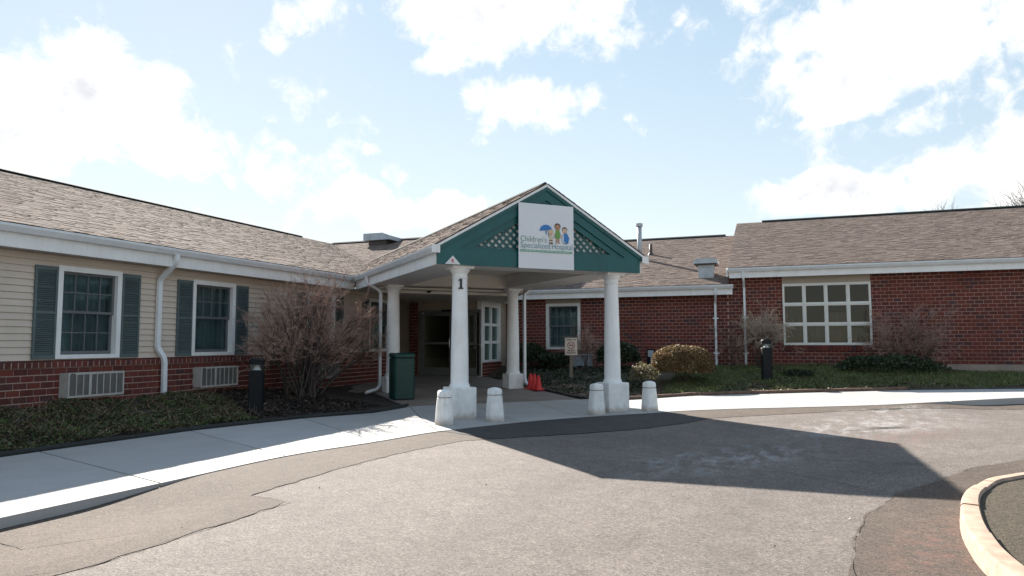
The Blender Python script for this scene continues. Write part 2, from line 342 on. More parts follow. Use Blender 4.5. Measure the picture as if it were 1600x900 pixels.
M['evergreen'] = mk_leaf('evergreen_leaf', [(0, (0.015, 0.03, 0.012)), (0.6, (0.035, 0.06, 0.022)), (1, (0.065, 0.085, 0.03))], 0.15)
M['dry_shrub'] = mk_leaf('dry_shrub_leaf', [(0, (0.16, 0.09, 0.04)), (0.45, (0.27, 0.165, 0.075)), (0.7, (0.16, 0.135, 0.055)), (1, (0.36, 0.24, 0.12))], 0.3)
M['pale_leaf'] = mk_leaf('pale_shrub_leaf', [(0, (0.16, 0.15, 0.07)), (0.5, (0.26, 0.23, 0.12)), (1, (0.34, 0.28, 0.17))], 0.3)
M['litter'] = mk_leaf('fallen_leaf', [(0, (0.10, 0.06, 0.035)), (0.5, (0.22, 0.15, 0.10)), (1, (0.36, 0.27, 0.19))], 0.2)
M['chip'] = mk_leaf('mulch_chip', [(0, (0.014, 0.010, 0.008)), (0.6, (0.04, 0.028, 0.02)), (1, (0.10, 0.07, 0.05))], 0.0)
def mk_glass(name, tint, refl=0.06, gcol=(0.45, 0.62, 0.64)):
    mt, nt, b = new_mat(name); nt.nodes.remove(b)
    tr = node(nt, 'ShaderNodeBsdfTransparent'); tr.inputs[0].default_value = (*tint, 1)
    gl = node(nt, 'ShaderNodeBsdfGlossy'); gl.inputs['Roughness'].default_value = 0.04; gl.inputs[0].default_value = (*gcol, 1)
    lw_ = node(nt, 'ShaderNodeLayerWeight'); lw_.inputs[0].default_value = 0.5
    w = wnoise(nt, 1.6, 2)
    bp = node(nt, 'ShaderNodeBump'); bp.inputs['Strength'].default_value = 0.05; bp.inputs['Distance'].default_value = 0.02; nt.links.new(w, bp.inputs['Height']); nt.links.new(bp.outputs[0], gl.inputs['Normal'])
    f = mathn(nt, 'ADD', mathn(nt, 'MULTIPLY', mathn(nt, 'POWER', lw_.outputs['Facing'], 4.0), 0.8), refl)
    mx = node(nt, 'ShaderNodeMixShader'); nt.links.new(f, mx.inputs[0]); nt.links.new(tr.outputs[0], mx.inputs[1]); nt.links.new(gl.outputs[0], mx.inputs[2])
    nt.links.new(mx.outputs[0], nt.nodes['Material Output'].inputs[0]); return mt
M['glass'] = mk_glass('window_glass', (0.72, 0.80, 0.81), 0.07)
M['glass_door'] = mk_glass('door_glass', (0.88, 0.91, 0.87), 0.14, (0.75, 0.80, 0.74))
M['glass_clear'] = mk_glass('clear_glass', (0.66, 0.65, 0.62), 0.06, (0.45, 0.45, 0.42))
M['lens'] = mk_glass('lamp_lens', (0.85, 0.87, 0.88), 0.1)

# ------------------------------------------------------------------ mesh helpers
class MB:
    def __init__(s): s.v = []; s.f = []
    def add(s, vs, fs):
        o = len(s.v); s.v += [tuple(p) for p in vs]; s.f += [tuple(i+o for i in f) for f in fs]; return s
    def box(s, x0, x1, y0, y1, z0, z1):
        vs = [(x0,y0,z0),(x1,y0,z0),(x1,y1,z0),(x0,y1,z0),(x0,y0,z1),(x1,y0,z1),(x1,y1,z1),(x0,y1,z1)]
        return s.add(vs, [(0,3,2,1),(4,5,6,7),(0,1,5,4),(1,2,6,5),(2,3,7,6),(3,0,4,7)])
    def bbox(s, x0, x1, y0, y1, z0, z1, c=0.01):
        """box with chamfered vertical edges and top edge"""
        def ring(i, z): return [(x0+c+i,y0+i,z),(x1-c-i,y0+i,z),(x1-i,y0+c+i,z),(x1-i,y1-c-i,z),(x1-c-i,y1-i,z),(x0+c+i,y1-i,z),(x0+i,y1-c-i,z),(x0+i,y0+c+i,z)]
        vs = ring(0,z0)+ring(0,z1-c)+ring(c*0.8,z1); fs = [tuple(range(7,-1,-1)), tuple(range(16,24))]
        for r in (0, 8):
            for k in range(8): fs.append((r+k, r+(k+1)%8, r+8+(k+1)%8, r+8+k))
        return s.add(vs, fs)
    def prism(s, poly, axis, a, b):
        """poly of 2D points extruded along axis ('x': poly=(y,z), 'y': poly=(x,z), 'z': poly=(x,y))"""
        def P(q, t): return {'x': (t, q[0], q[1]), 'y': (q[0], t, q[1]), 'z': (q[0], q[1], t)}[axis]
        n = len(poly); vs = [P(q, a) for q in poly] + [P(q, b) for q in poly]
        fs = [tuple(range(n-1, -1, -1)), tuple(range(n, 2*n))] + [(k, (k+1) % n, n+(k+1) % n, n+k) for k in range(n)]
        return s.add(vs, fs)
    def tube(s, pts, rad, n=8, sq=None, cap=True):
        pts = [Vector(p) for p in pts]; rs = rad if isinstance(rad, (list, tuple)) else [rad]*len(pts)
        rings = []; prev = None
        for k, p in enumerate(pts):
            t = (pts[min(k+1, len(pts)-1)] - pts[max(k-1, 0)]).normalized()
            ref = prev if prev is not None else (Vector((0,0,1)) if abs(t.z) < 0.9 else Vector((1,0,0)))
            a = t.cross(ref).cross(t)
            if a.length < 1e-5: a = t.orthogonal()
            a.normalize(); prev = a; b = t.cross(a)
            if sq:
                rings.append([p + a*u + b*w for u, w in ((sq[0],sq[1]),(-sq[0],sq[1]),(-sq[0],-sq[1]),(sq[0],-sq[1]))])
            else:
                rings.append([p + (a*math.cos(2*math.pi*j/n) + b*math.sin(2*math.pi*j/n))*rs[k] for j in range(n)])
        nn = len(rings[0]); vs = [q for r in rings for q in r]; fs = []
        for k in range(len(rings)-1):
            for j in range(nn): fs.append((k*nn+j, k*nn+(j+1) % nn, (k+1)*nn+(j+1) % nn, (k+1)*nn+j))
        if cap: fs += [tuple(range(nn-1, -1, -1)), tuple(range((len(rings)-1)*nn, len(rings)*nn))]
        return s.add(vs, fs)
    def lathe(s, prof, cx, cy, n=24, sup=None):
        vs = []; fs = []
        for r, z in prof:
            for j in range(n):
                a = 2*math.pi*(j+0.5)/n; ca, sa = math.cos(a), math.sin(a)
                k = 1.0 if sup is None else (abs(ca)**sup + abs(sa)**sup)**(-1/sup)
                vs.append((cx+r*k*ca, cy+r*k*sa, z))
        for k in range(len(prof)-1):
            for j in range(n): fs.append((k*n+j, k*n+(j+1) % n, (k+1)*n+(j+1) % n, (k+1)*n+j))
        fs += [tuple(range(n-1, -1, -1)), tuple(range((len(prof)-1)*n, len(prof)*n))]
        return s.add(vs, fs)
    def mesh(s, name, mat, smooth=False):
        me = bpy.data.meshes.new(name); me.from_pydata(s.v, [], s.f); me.update()
        if mat: me.materials.append(mat if not isinstance(mat, str) else M[mat])
        if smooth: me.polygons.foreach_set('use_smooth', [True]*len(me.polygons))
        return me
def link(o, parent=None):
    COL.objects.link(o)
    if parent is not None: o.parent = parent
    return o
def obj(name, mb, mat, parent=None, smooth=False, label=None, kind=None):
    if parent is not None and parent.get('_wl'):          # built in world coordinates: shift to the thing's base
        l = parent['_wl']; mb.v = [(x-l[0], y-l[1], z-l[2]) for x, y, z in mb.v]
    o = bpy.data.objects.new(name, mb.mesh(name, mat, smooth)); link(o, parent)
    if label: o['label'] = label
    if kind: o['kind'] = kind
    if parent is not None and parent.get('_wl'): o['_wl'] = list(parent['_wl'])
    return o
def tag(o, label, cat, group=None):
    o['label'] = label; o['category'] = cat
    if group: o['group'] = group
    return o
def thing(name, label, cat, loc=(0,0,0), rotz=0.0, group=None, world=False):
    o = bpy.data.objects.new(name, None); o.empty_display_size = 0.2; COL.objects.link(o); o.location = loc; o.rotation_euler = (0, 0, rotz)
    if world: o['_wl'] = list(loc)
    return tag(o, label, cat, group)
def struct(o): o['kind'] = 'structure'; return o
def piece(name, me, parent, M4, base=None):
    o = bpy.data.objects.new(name, me); link(o, parent)
    if parent.get('_wl'):
        M4 = M4.copy(); l = parent['_wl']
        for i in range(3): M4[i][3] -= l[i]
    o.matrix_basis = M4
    return o
def smooth_sharp(o, ang=35):
    me = o.data
    me.polygons.foreach_set('use_smooth', [True]*len(me.polygons))
    try: me.set_sharp_from_angle(angle=R(ang))
    except Exception: pass
    return o

# ------------------------------------------------------------------ heights of the place
A = 0.70710678
def canopy_xy(lx, c): X, Cc = lx+6.02, c+11.62; return (-A*Cc+A*X, A*Cc+A*X)
def ss(a, b, x):
    t = min(1, max(0, (x-a)/(b-a))); return t*t*(3-2*t)
def path_rise(x, y): return 0.035*max(0.0, min(12.0, (x+3)*0.86+(y-13.8)*0.5-0.5))
def entry_rise(x, y):
    c = (-x+y)*A-11.62; lx = (x+y)*A-6.02
    z = 0.042*min(4.45, max(0, c-0.25))+0.023*min(5, max(0, c-4.7))
    return z*ss(-2.9, -1.7, lx)*(1-ss(1.9, 3.6, lx))
def walk_z(x, y): return max(path_rise(x, y), entry_rise(x, y))
def road_z(x, y):
    z = path_rise(x, min(y, 17)) if x < 14 else path_rise(14, min(y, 17))
    return z - 0.014 - 0.075*ss(5.9, 4.3, y)*ss(-4.0, -5.2, x) - 0.11*ss(2.4, 4.0, x)*ss(12, 14.5, y)

# ------------------------------------------------------------------ ground, road
def grid(name, xs, ys, zf, mat):
    mb = MB(); nx = len(xs)
    mb.v = [(x, y, zf(x, y)) for y in ys for x in xs]
    mb.f = [(j*nx+i, j*nx+i+1, (j+1)*nx+i+1, (j+1)*nx+i) for j in range(len(ys)-1) for i in range(nx-1)]
    return obj(name, mb, mat, smooth=True)
struct(grid('ground', [-900,-200,-60,-20,20,60,200,900], [-900,-200,-60,-20,20,60,200,900], lambda x, y: -0.28, 'ground'))
road = struct(grid('road', [-40,-25,-15]+[-10+0.5*i for i in range(50)]+[16,20,30,45], [-40,-25,-15]+[-8+0.5*i for i in range(53)], road_z, 'asphalt'))
def ray_uniform(p0, p1, n): return [(p0[0]+(p1[0]-p0[0])*t/n, p0[1]+(p1[1]-p0[1])*t/n) for t in range(n)]
def patch(name, left, right, mat, dz, n=40):
    """asphalt strip between two polylines, edges slightly ragged"""
    def samp(pl, t):
        k = min(int(t*(len(pl)-1)), len(pl)-2); f = t*(len(pl)-1)-k
        return (pl[k][0]*(1-f)+pl[k+1][0]*f, pl[k][1]*(1-f)+pl[k+1][1]*f)
    mb = MB(); w = 6
    for i in range(n+1):
        a = samp(left, i/n); b = samp(right, i/n)
        b = (b[0]+random.uniform(-.025, .025), b[1]+random.uniform(-.025, .025))
        for j in range(w+1):
            t = j/w; x, y = a[0]*(1-t)+b[0]*t, a[1]*(1-t)+b[1]*t
            mb.v.append((x, y, road_z(x, y)+dz))
    mb.f = [(i*(w+1)+j, i*(w+1)+j+1, (i+1)*(w+1)+j+1, (i+1)*(w+1)+j) for i in range(n) for j in range(w)]
    return obj(name, mb, mat, road)
OUT = [(-5.75,0.0),(-5.7,2.0),(-5.62,4.2),(-5.6,5.4),(-5.57,6.65),(-5.42,7.63),(-5.08,8.62),(-4.74,9.94),(-4.44,10.75),(-3.72,11.92),(-2.83,13.03)]
IN_ = [(-4.6,0.0),(-4.4,2.0),(-4.0,3.2),(-3.93,3.9),(-3.92,5.1),(-4.45,5.25),(-4.44,6.4),(-4.36,7.7),(-4.1,8.95),(-3.6,9.5),(-3.3,9.8)]
patch('asphalt_patch', [(-6.2,-3),(-6.1,1.0),(-6.0,3.2),(-5.95,4.6),(-5.9,5.1),(-5.9,5.2),(-5.9,6.4),(-5.75,7.6),(-5.2,9.3),(-4.9,10.0)], [(-4.7,-3),(-4.35,1.0),(-3.95,3.2),(-3.92,4.4),(-3.93,5.1),(-4.42,5.22),(-4.44,6.4),(-4.36,7.7),(-4.09,8.97),(-3.7,9.35)], 'asphalt_patch', 0.004, 90)
patch('asphalt_patch', [(-4.9,9.9),(-4.6,10.75),(-3.9,12.1),(-3.0,13.2),(-2.0,14.1)], [(-3.75,9.3),(-3.3,9.75),(-2.75,10.25),(-2.0,11.1),(-1.15,12.7)], 'asphalt_new', 0.008, 50)
patch('asphalt_patch', [(-2.2,14.1),(-0.3,14.75),(0.9,15.0),(2.3,15.4),(4.0,16.3),(7,17.0)], [(-1.25,12.75),(-0.1,13.4),(0.9,13.9),(2.6,14.6),(4.4,15.5),(7.2,16.1)], 'asphalt_patch', 0.005, 50)
patch('asphalt_patch', [(8,-2),(8,2.0),(8,4.0),(8,5.5),(8,7.0),(8,9),(8,11),(8.2,12)], [(0.1,-2),(0.28,3.0),(0.37,4.5),(0.46,5.4),(0.62,6.2),(0.98,7.2),(1.9,8.67),(4.6,11.2)], 'asphalt_patch', 0.006, 70)
def crack(pts, w):
    mb = MB(); P = []
    for a, b in zip(pts[:-1], pts[1:]): P += ray_uniform(a, b, max(3, int(math.hypot(b[0]-a[0], b[1]-a[1])/0.12)))
    P.append(pts[-1]); 
    for k, (x, y) in enumerate(P):
        x += random.uniform(-.011, .011); y += random.uniform(-.011, .011)
        a = P[max(k-1, 0)]; b = P[min(k+1, len(P)-1)]; d = Vector((b[0]-a[0], b[1]-a[1])).normalized(); nn = Vector((-d.y, d.x))
        ww = w*random.uniform(.25, 1.0)
        for s_ in (-1, 1): mb.v.append((x+nn.x*ww*s_, y+nn.y*ww*s_, road_z(x, y)+0.012))
    mb.f = [(2*k, 2*k+1, 2*k+3, 2*k+2) for k in range(len(P)-1)]
    return obj('crack', mb, 'crack', road)
crack([(-4.6,2.6),(-3.95,3.2),(-3.92,5.1)], 0.007)
crack([(-4.45,5.25),(-4.44,6.4),(-4.36,7.7)], 0.005)
crack([(0.25,2.5),(0.37,4.5),(0.46,5.4),(0.62,6.2),(0.98,7.2),(1.9,8.67),(4.6,11.2)], 0.0035)
crack([(-1.6,8.0),(-0.8,8.0),(0.1,7.9),(0.9,7.2)], 0.007)
crack([(-0.4,9.3),(0.4,8.9),(1.3,8.8),(1.8,8.7)], 0.006)
crack([(-5.3,3.6),(-4.9,3.5),(-4.3,4.0)], 0.006)

# traffic island at the right edge of the drive
def catmull(P, k, t):
    p0, p1, p2, p3 = P[max(k-1, 0)], P[k], P[min(k+1, len(P)-1)], P[min(k+2, len(P)-1)]
    return tuple(0.5*((2*p1[i])+(-p0[i]+p2[i])*t+(2*p0[i]-5*p1[i]+4*p2[i]-p3[i])*t*t+(-p0[i]+3*p1[i]-3*p2[i]+p3[i])*t**3) for i in range(2))
def island():
    pts = [(1.55,7.2),(1.36,6.7),(1.2,6.0),(1.12,5.4),(1.1,4.8),(1.2,4.0),(1.5,3.2),(2.4,2.6),(5,2.6),(7,4),(7,6.5),(5,8.2),(2.6,8.2),(1.9,7.8)]
    cl_ = pts+pts[:3]; pts = [catmull([pts[-1]]+cl_, k+1, t/6) for k in range(len(pts)) for t in range(6)]
    cx = sum(p[0] for p in pts)/len(pts); cy = sum(p[1] for p in pts)/len(pts)
    def off(p, d):
        v = Vector((p[0]-cx, p[1]-cy)); l = v.length; v = v*(1-d/l); return (cx+v.x, cy+v.y)
    n = len(pts); prof = [(0, -0.1), (0.02, 0.09), (0.03, 0.104), (0.045, 0.11), (0.14, 0.113), (0.15, 0.10), (0.155, -0.02)]
    kb = bpy.data.objects.new('kerb', None); COL.objects.link(kb); struct(kb); q0 = 0
    while q0 < n:
        q1 = min(n, q0+9); run = [pts[k % n] for k in range(q0, q1+1)]; e = 0.03
        run[0] = tuple(run[0][a]*(1-e)+run[1][a]*e for a in range(2)); run[-1] = tuple(run[-1][a]*(1-e)+run[-2][a]*e for a in range(2))
        mb = MB(); L_ = len(run); dz = random.uniform(-.006, .006)
        for d, z in prof: mb.v += [(*off(p, d), z+dz) for p in run]
        for r in range(len(prof)-1): mb.f += [(r*L_+k, (r+1)*L_+k, (r+1)*L_+k+1, r*L_+k+1) for k in range(L_-1)]
        mb.f += [tuple(r*L_ for r in range(len(prof))), tuple(r*L_+L_-1 for r in reversed(range(len(prof))))]
        smooth_sharp(obj('kerb_stone', mb, 'kerb', kb), 40); q0 = q1
    mb = MB(); mb.v = [(*off(p, 0.15), 0.085) for p in pts]; mb.f = [tuple(range(n))]
    struct(obj('traffic_island', mb, 'soil'))
island()

# ------------------------------------------------------------------ sidewalk and entrance paving, slab by slab
ST = [((-8.8,0.6),(-5.75,-0.4)),((-8.75,2.3),(-5.72,1.5)),((-8.68,4.2),(-5.66,3.4)),((-8.6,6.3),(-5.58,5.3)),((-8.43,8.55),(-5.5,7.05)),((-7.9,10.6),(-5.12,8.5)),((-6.83,12.58),(-4.82,9.75)),
      (canopy_xy(-0.65,2.1),(-4.05,11.38)),(canopy_xy(0.75,2.1),(-3.3,12.45)),(canopy_xy(1.93,2.1),(-2.62,13.22)),((-3.3,16.15),(-1.95,13.82)),((-1.9,17.2),(-0.85,14.3)),((-0.2,17.63),(0.4,14.6)),((1.3,18.0),(1.75,14.98)),((2.8,18.3),(3.1,15.65)),((4.4,18.4),(4.5,16.35)),((6.3,18.4),(6.3,16.8)),((8.5,18.4),(8.5,17.0)),((11,18.4),(11,17.1))]
walk = bpy.data.objects.new('sidewalk', None); COL.objects.link(walk); struct(walk)
def curb_lift(x, y): return 0.0
for k in range(len(ST)-1):
    I = [s_[0] for s_ in ST]; O = [s_[1] for s_ in ST]; n = 8; w = 5; mb = MB(); row = []
    straight = 6 <= k <= 8
    for i in range(n+1):
        t = i/n; t = 0.006+t*(1-0.012)
        a = (I[k][0]*(1-t)+I[k+1][0]*t, I[k][1]*(1-t)+I[k+1][1]*t); b = catmull(O, k, t)
        for j in range(w+1):
            u = j/w; x, y = a[0]*(1-u)+b[0]*u, a[1]*(1-u)+b[1]*u
            mb.v.append((x, y, walk_z(x, y)))
    nv = len(mb.v); W1 = w+1
    mb.v += [(x, y, z-0.3) for x, y, z in mb.v]
    mb.f = [(i*W1+j, i*W1+j+1, (i+1)*W1+j+1, (i+1)*W1+j) for i in range(n) for j in range(w)]
    per = [j for j in range(W1)] + [i*W1+w for i in range(1, n+1)] + [n*W1+j for j in range(w-1, -1, -1)] + [i*W1 for i in range(n-1, 0, -1)]
    mb.f += [(per[q], per[(q+1) % len(per)], nv+per[(q+1) % len(per)], nv+per[q]) for q in range(len(per))]
    obj('slab', mb, 'walk', walk)
mb = MB()                                        # dark joint bed under the slabs
I = [s_[0] for s_ in ST]; O = [s_[1] for s_ in ST]
for k in range(len(ST)):
    for p, q in ((I[k], O[k]),):
        for u in (0.02, 0.98): x, y = p[0]*(1-u)+q[0]*u, p[1]*(1-u)+q[1]*u; mb.v.append((x, y, walk_z(x, y)-0.13))
mb.f = [(2*k, 2*k+1, 2*k+3, 2*k+2) for k in range(len(ST)-1)]
obj('joint_bed', mb, 'mulch', walk)
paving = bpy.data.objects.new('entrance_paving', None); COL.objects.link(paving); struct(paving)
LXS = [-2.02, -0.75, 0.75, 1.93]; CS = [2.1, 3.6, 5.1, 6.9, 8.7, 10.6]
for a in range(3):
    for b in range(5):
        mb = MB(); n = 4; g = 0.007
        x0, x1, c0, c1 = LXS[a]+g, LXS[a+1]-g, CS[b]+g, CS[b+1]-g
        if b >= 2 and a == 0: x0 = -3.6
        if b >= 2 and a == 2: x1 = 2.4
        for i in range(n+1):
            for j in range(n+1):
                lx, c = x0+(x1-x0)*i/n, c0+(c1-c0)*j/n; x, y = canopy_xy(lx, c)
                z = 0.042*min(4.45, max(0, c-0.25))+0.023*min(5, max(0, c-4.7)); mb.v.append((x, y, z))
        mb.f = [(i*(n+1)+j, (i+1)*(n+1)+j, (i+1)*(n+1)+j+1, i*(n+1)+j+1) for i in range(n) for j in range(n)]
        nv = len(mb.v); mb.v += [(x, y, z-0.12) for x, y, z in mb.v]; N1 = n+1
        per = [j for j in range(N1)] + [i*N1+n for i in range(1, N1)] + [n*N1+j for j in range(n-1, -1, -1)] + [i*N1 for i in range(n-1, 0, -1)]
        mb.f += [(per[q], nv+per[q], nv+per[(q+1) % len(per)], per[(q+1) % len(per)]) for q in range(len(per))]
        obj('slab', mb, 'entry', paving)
mb = MB()
for c in CS+[12.5]:
    for lx in (-3.6, 2.4): x, y = canopy_xy(lx, c); mb.v.append((x, y, 0.042*min(4.45, max(0, c-0.25))+0.023*min(5, max(0, c-4.7))-0.03))
mb.f = [(2*k, 2*k+1, 2*k+3, 2*k+2) for k in range(len(CS))]
obj('joint_bed', mb, 'mulch', paving)

# ------------------------------------------------------------------ planting beds
def hnoise(x, y, s=1.0, seed=0.0):
    from mathutils import noise as mn
    return mn.noise((x*s+seed, y*s-seed, seed*0.37))
def bed_left_z(x, y):
    # sidewalk edge to wall
    I0 = [(-8.8,0.6),(-8.75,2.3),(-8.68,4.2),(-8.6,6.3),(-8.43,8.55),(-7.9,10.6),(-6.83,12.58),(-7.3,13.2),(-8.2,14.6)]
    xe = I0[-1][0]
    for (xa, ya), (xb, yb) in zip(I0[:-1], I0[1:]):
        if ya <= y <= yb: xe = xa+(xb-xa)*(y-ya)/(yb-ya)
    if y < 0.6: xe = -8.8
    t = min(1, max(0, (xe-x)/max(0.6, xe+10.4)))
    h = 0.02+0.36*ss(0, 1, t)**0.8*(1-0.35*ss(11, 15, y))
    return h + 0.035*hnoise(x, y, 1.7, 3.1)*min(1, 6*t)
def bed_mesh(name, edge_in, edge_out, zf, mat, n, w):
    def samp(pl, t):
        k = min(int(t*(len(pl)-1)), len(pl)-2); f = t*(len(pl)-1)-k
        return (pl[k][0]*(1-f)+pl[k+1][0]*f, pl[k][1]*(1-f)+pl[k+1][1]*f)
    mb = MB()
    for i in range(n+1):
        a, b = samp(edge_in, i/n), samp(edge_out, i/n)
        for j in range(w+1):
            t = j/w; x, y = a[0]*(1-t)+b[0]*t, a[1]*(1-t)+b[1]*t; mb.v.append((x, y, zf(x, y)))
    mb.f = [(i*(w+1)+j, (i+1)*(w+1)+j, (i+1)*(w+1)+j+1, i*(w+1)+j+1) for i in range(n) for j in range(w)]
    return struct(obj(name, mb, mat, smooth=True))
LEDGE = [(-8.8,0.6),(-8.75,2.3),(-8.68,4.2),(-8.6,6.3),(-8.43,8.55),(-8.13,9.72),(-7.9,10.6),(-7.36,11.6),(-6.83,12.58)]
bed_mesh('planting_bed', [(-10.44,y-0.05) for _, y in LEDGE[:-1]]+[(-10.44,15.6)], LEDGE, bed_left_z, 'mulch', 90, 22)
mb = MB()   # corner of the bed beside the canopy
q = [canopy_xy(-1.96,2.1), canopy_xy(-2.02,3.3), canopy_xy(-2.02,5.1), (-10.44,18.2), (-10.44,15.6)]
mb.v = [(x, y, 0.10 if i in (1, 2) else (0.26 if i > 2 else 0.05)) for i, (x, y) in enumerate(q)]; mb.f = [(0,1,2,3,4)]
struct(obj('planting_bed', mb, 'mulch'))
REDGE = [canopy_xy(1.95,10.4), canopy_xy(1.95,6.9), canopy_xy(1.95,4.0), canopy_xy(1.95,2.1), (-3.3,16.15), (-1.9,17.2), (-0.2,17.63), (1.3,18.0), (2.8,18.3), (4.4,18.4), (6.3,18.4), (8.5,18.4), (11,18.4)]
def redge_y(x):
    pl = REDGE[3:]
    for (xa, ya), (xb, yb) in zip(pl[:-1], pl[1:]):
        if xa <= x <= xb: return ya+(yb-ya)*(x-xa)/(xb-xa)
    if x < pl[0][0]: return pl[0][1]-(x-pl[0][0])
    return pl[-1][1]
def bed_right_z(x, y):
    ye = min(21.8, redge_y(x)); t = min(1, max(0, (y-ye)/(22.1-ye)))
    z0 = walk_z(x, ye) if x > -4 else 0.12
    wall = 0.56+0.06*ss(-2, 2, x)-0.14*ss(3.2, 4.6, x)
    return z0+0.012+(wall-z0)*ss(0, 1, t)**0.75 + 0.04*hnoise(x, y, 1.3, 7.7)*min(1, 5*t)
bed_mesh('planting_bed', [(-8.4,22.12),(-7.9,22.12),(-6.8,22.12),(-5.2,22.12),(-3.6,22.12),(-1.9,22.12),(-0.2,22.12),(1.3,22.12),(2.8,22.12),(4.4,22.12),(6.3,22.12),(8.5,22.12),(11,22.12)], REDGE, bed_right_z, 'soil', 110, 26)

# ------------------------------------------------------------------ walls with openings, bricks, siding
def split_wall(u0, u1, z0, z1, openings):
    """rectangles that fill the wall around openings (ua,ub,za,zb)"""
    us = sorted({u0, u1, *[v for o in openings for v in o[:2] if u0 < v < u1]}); zs = sorted({z0, z1, *[v for o in openings for v in o[2:] if z0 < v < z1]})
    out = []
    for a, b in zip(us[:-1], us[1:]):
        for c, d in zip(zs[:-1], zs[1:]):
            if not any(o[0]-1e-6 <= a and b <= o[1]+1e-6 and o[2]-1e-6 <= c and d <= o[3]+1e-6 for o in openings): out.append((a, b, c, d))
    return out
UNIT = MB().box(-.5,.5,-.5,.5,-.5,.5)
CAM = Vector((0, 0, EYE))
def place_pieces(name, specs, me, parent, mat, limit=300, mid=None):
    """specs: list of 4x4 world matrices applied to a unit mesh; nearest ones to the camera become objects"""
    specs = sorted(specs, key=lambda m4: (m4.translation-CAM).length)
    for m4 in specs[:limit]: piece(name, me, parent, m4)
    if len(specs) > limit:
        V = np.array([v.co[:] for v in me.vertices]); F = [tuple(p.vertices) for p in me.polygons]; mb = MB(); n = len(V)
        for k, m4 in enumerate(specs[limit:]):
            a = np.array(m4); P = V@a[:3, :3].T + a[:3, 3]; mb.v += [tuple(p) for p in P]; mb.f += [tuple(i+k*n for i in f) for f in F]
        obj(name+'_field', mb, mat, parent, kind='stuff')
def mat4(loc, sx, sy, sz, rot=None):
    r = rot.to_4x4() if rot is not None else Matrix.Identity(4)
    return Matrix.Translation(loc) @ r @ Matrix.Diagonal((sx, sy, sz, 1))
BRICK_ME = UNIT.mesh('brick', 'brick')
def bricks(parent, axis, face, out, u0, u1, z0, z1, openings, course=0.1016, mod=0.205, joint=0.0135, depth=0.05, vis=None):
    specs = []; n = int(round((z1-z0)/course))
    for i in range(n):
        za = z0+i*course; zb = za+course-joint
        if zb > z1: zb = z1
        u = u0-(mod/2 if i % 2 else 0)
        while u < u1:
            a, b = max(u, u0), min(u+mod-joint, u1)
            segs = [(a, b)]
            for o in openings:
                if zb > o[2]+0.03 and za < o[3]-0.03:
                    ns = []
                    for p, q_ in segs:
                        if q_ <= o[0] or p >= o[1]: ns.append((p, q_))
                        else:
                            if p < o[0]-0.02: ns.append((p, o[0]))
                            if q_ > o[1]+0.02: ns.append((o[1], q_))
                    segs = ns
            for p, q_ in segs:
                if q_-p < 0.03: continue
                cu, cz = (p+q_)/2, (za+zb)/2; j = random.uniform(-.0025, .0025); f = face-out*(depth/2-j)
                loc = (f, cu, cz) if axis == 'y' else (cu, f, cz)
                s_ = (depth, q_-p, zb-za) if axis == 'y' else (q_-p, depth, zb-za)
                specs.append(mat4(loc, *s_))
            u += mod
    place_pieces('brick', specs, BRICK_ME, parent, 'brick')
def gutter_profile(): return [(0,0),(0.075,0),(0.095,0.035),(0.118,0.075),(0.12,0.11),(0.108,0.112),(0.105,0.085),(0.012,0.085),(0.012,0.11),(0,0.11)]
def eave(t, axis, pos, out, a, b, zb, ztop, wall, name_pre=''):
    """soffit, fascia board and gutter along an eave; pos = gutter front, out = direction of outside"""
    fp = pos-out*0.12
    def bx(o0, o1, z0, z1): 
        lo, hi = sorted((o0, o1))
        return MB().box(lo, hi, a, b, z0, z1) if axis == 'y' else MB().box(a, b, lo, hi, z0, z1)
    obj('fascia_board', bx(fp-out*0.025, fp, zb, ztop-0.01), 'white', t)
    obj('soffit', bx(wall-out*0.05, fp-out*0.026, zb+0.02, zb+0.035), 'soffit', t)
    mb = MB(); pr = [(fp+out*(o_+0.001), ztop-0.11+z_) for o_, z_ in gutter_profile()]
    if axis == 'y': mb.prism(pr, 'y', a-0.03, b)
    else: mb.prism([(p, z_) for p, z_ in pr], 'x', a-0.03, b+0.03)
    g = obj('gutter', mb, 'gutter', t)
    mbj = MB(); u = a+1.4
    while u < b-0.3:                             # slip joints
        pr2 = [(fp+out*(o_*1.04+0.001), ztop-0.112+z_*1.03) for o_, z_ in gutter_profile()[:6]] + [(fp+out*0.002, ztop-0.02)]
        mbj.prism(pr2, 'y' if axis == 'y' else 'x', u, u+0.035); u += 1.55
    if mbj.v: obj('gutter_joint', mbj, 'gutter', g)
    return g
def pipe_path(pts, bend=0.05):
    """rounds corners of a downspout path"""
    P = [Vector(p) for p in pts]; out = [P[0]]
    for a, b, c in zip(P[:-2], P[1:-1], P[2:]):
        d1 = (a-b).normalized(); d2 = (c-b).normalized(); k = min(bend, (a-b).length/2.1, (c-b).length/2.1)
        for t in (0, .33, .67, 1): out.append((b+d1*k)*(1-t)**2 + b*2*t*(1-t) + (b+d2*k)*t*t)
    out.append(P[-1]); return out
def downspout(t, pts, w=0.042, d=0.03, straps=()):
    mb = MB().tube(pipe_path(pts, 0.07), 0.04, sq=(d, w)); o = obj('downspout', mb, 'gutter', t)
    for (x, y, z, ax) in straps:
        m2 = MB()
        if ax == 'x': m2.box(x-0.085, x+0.085, y-0.036, y+0.036, z-0.018, z+0.018)
        else: m2.box(x-0.036, x+0.036, y-0.085, y+0.085, z-0.018, z+0.018)
        obj('strap', m2, 'gutter', o)
    return o

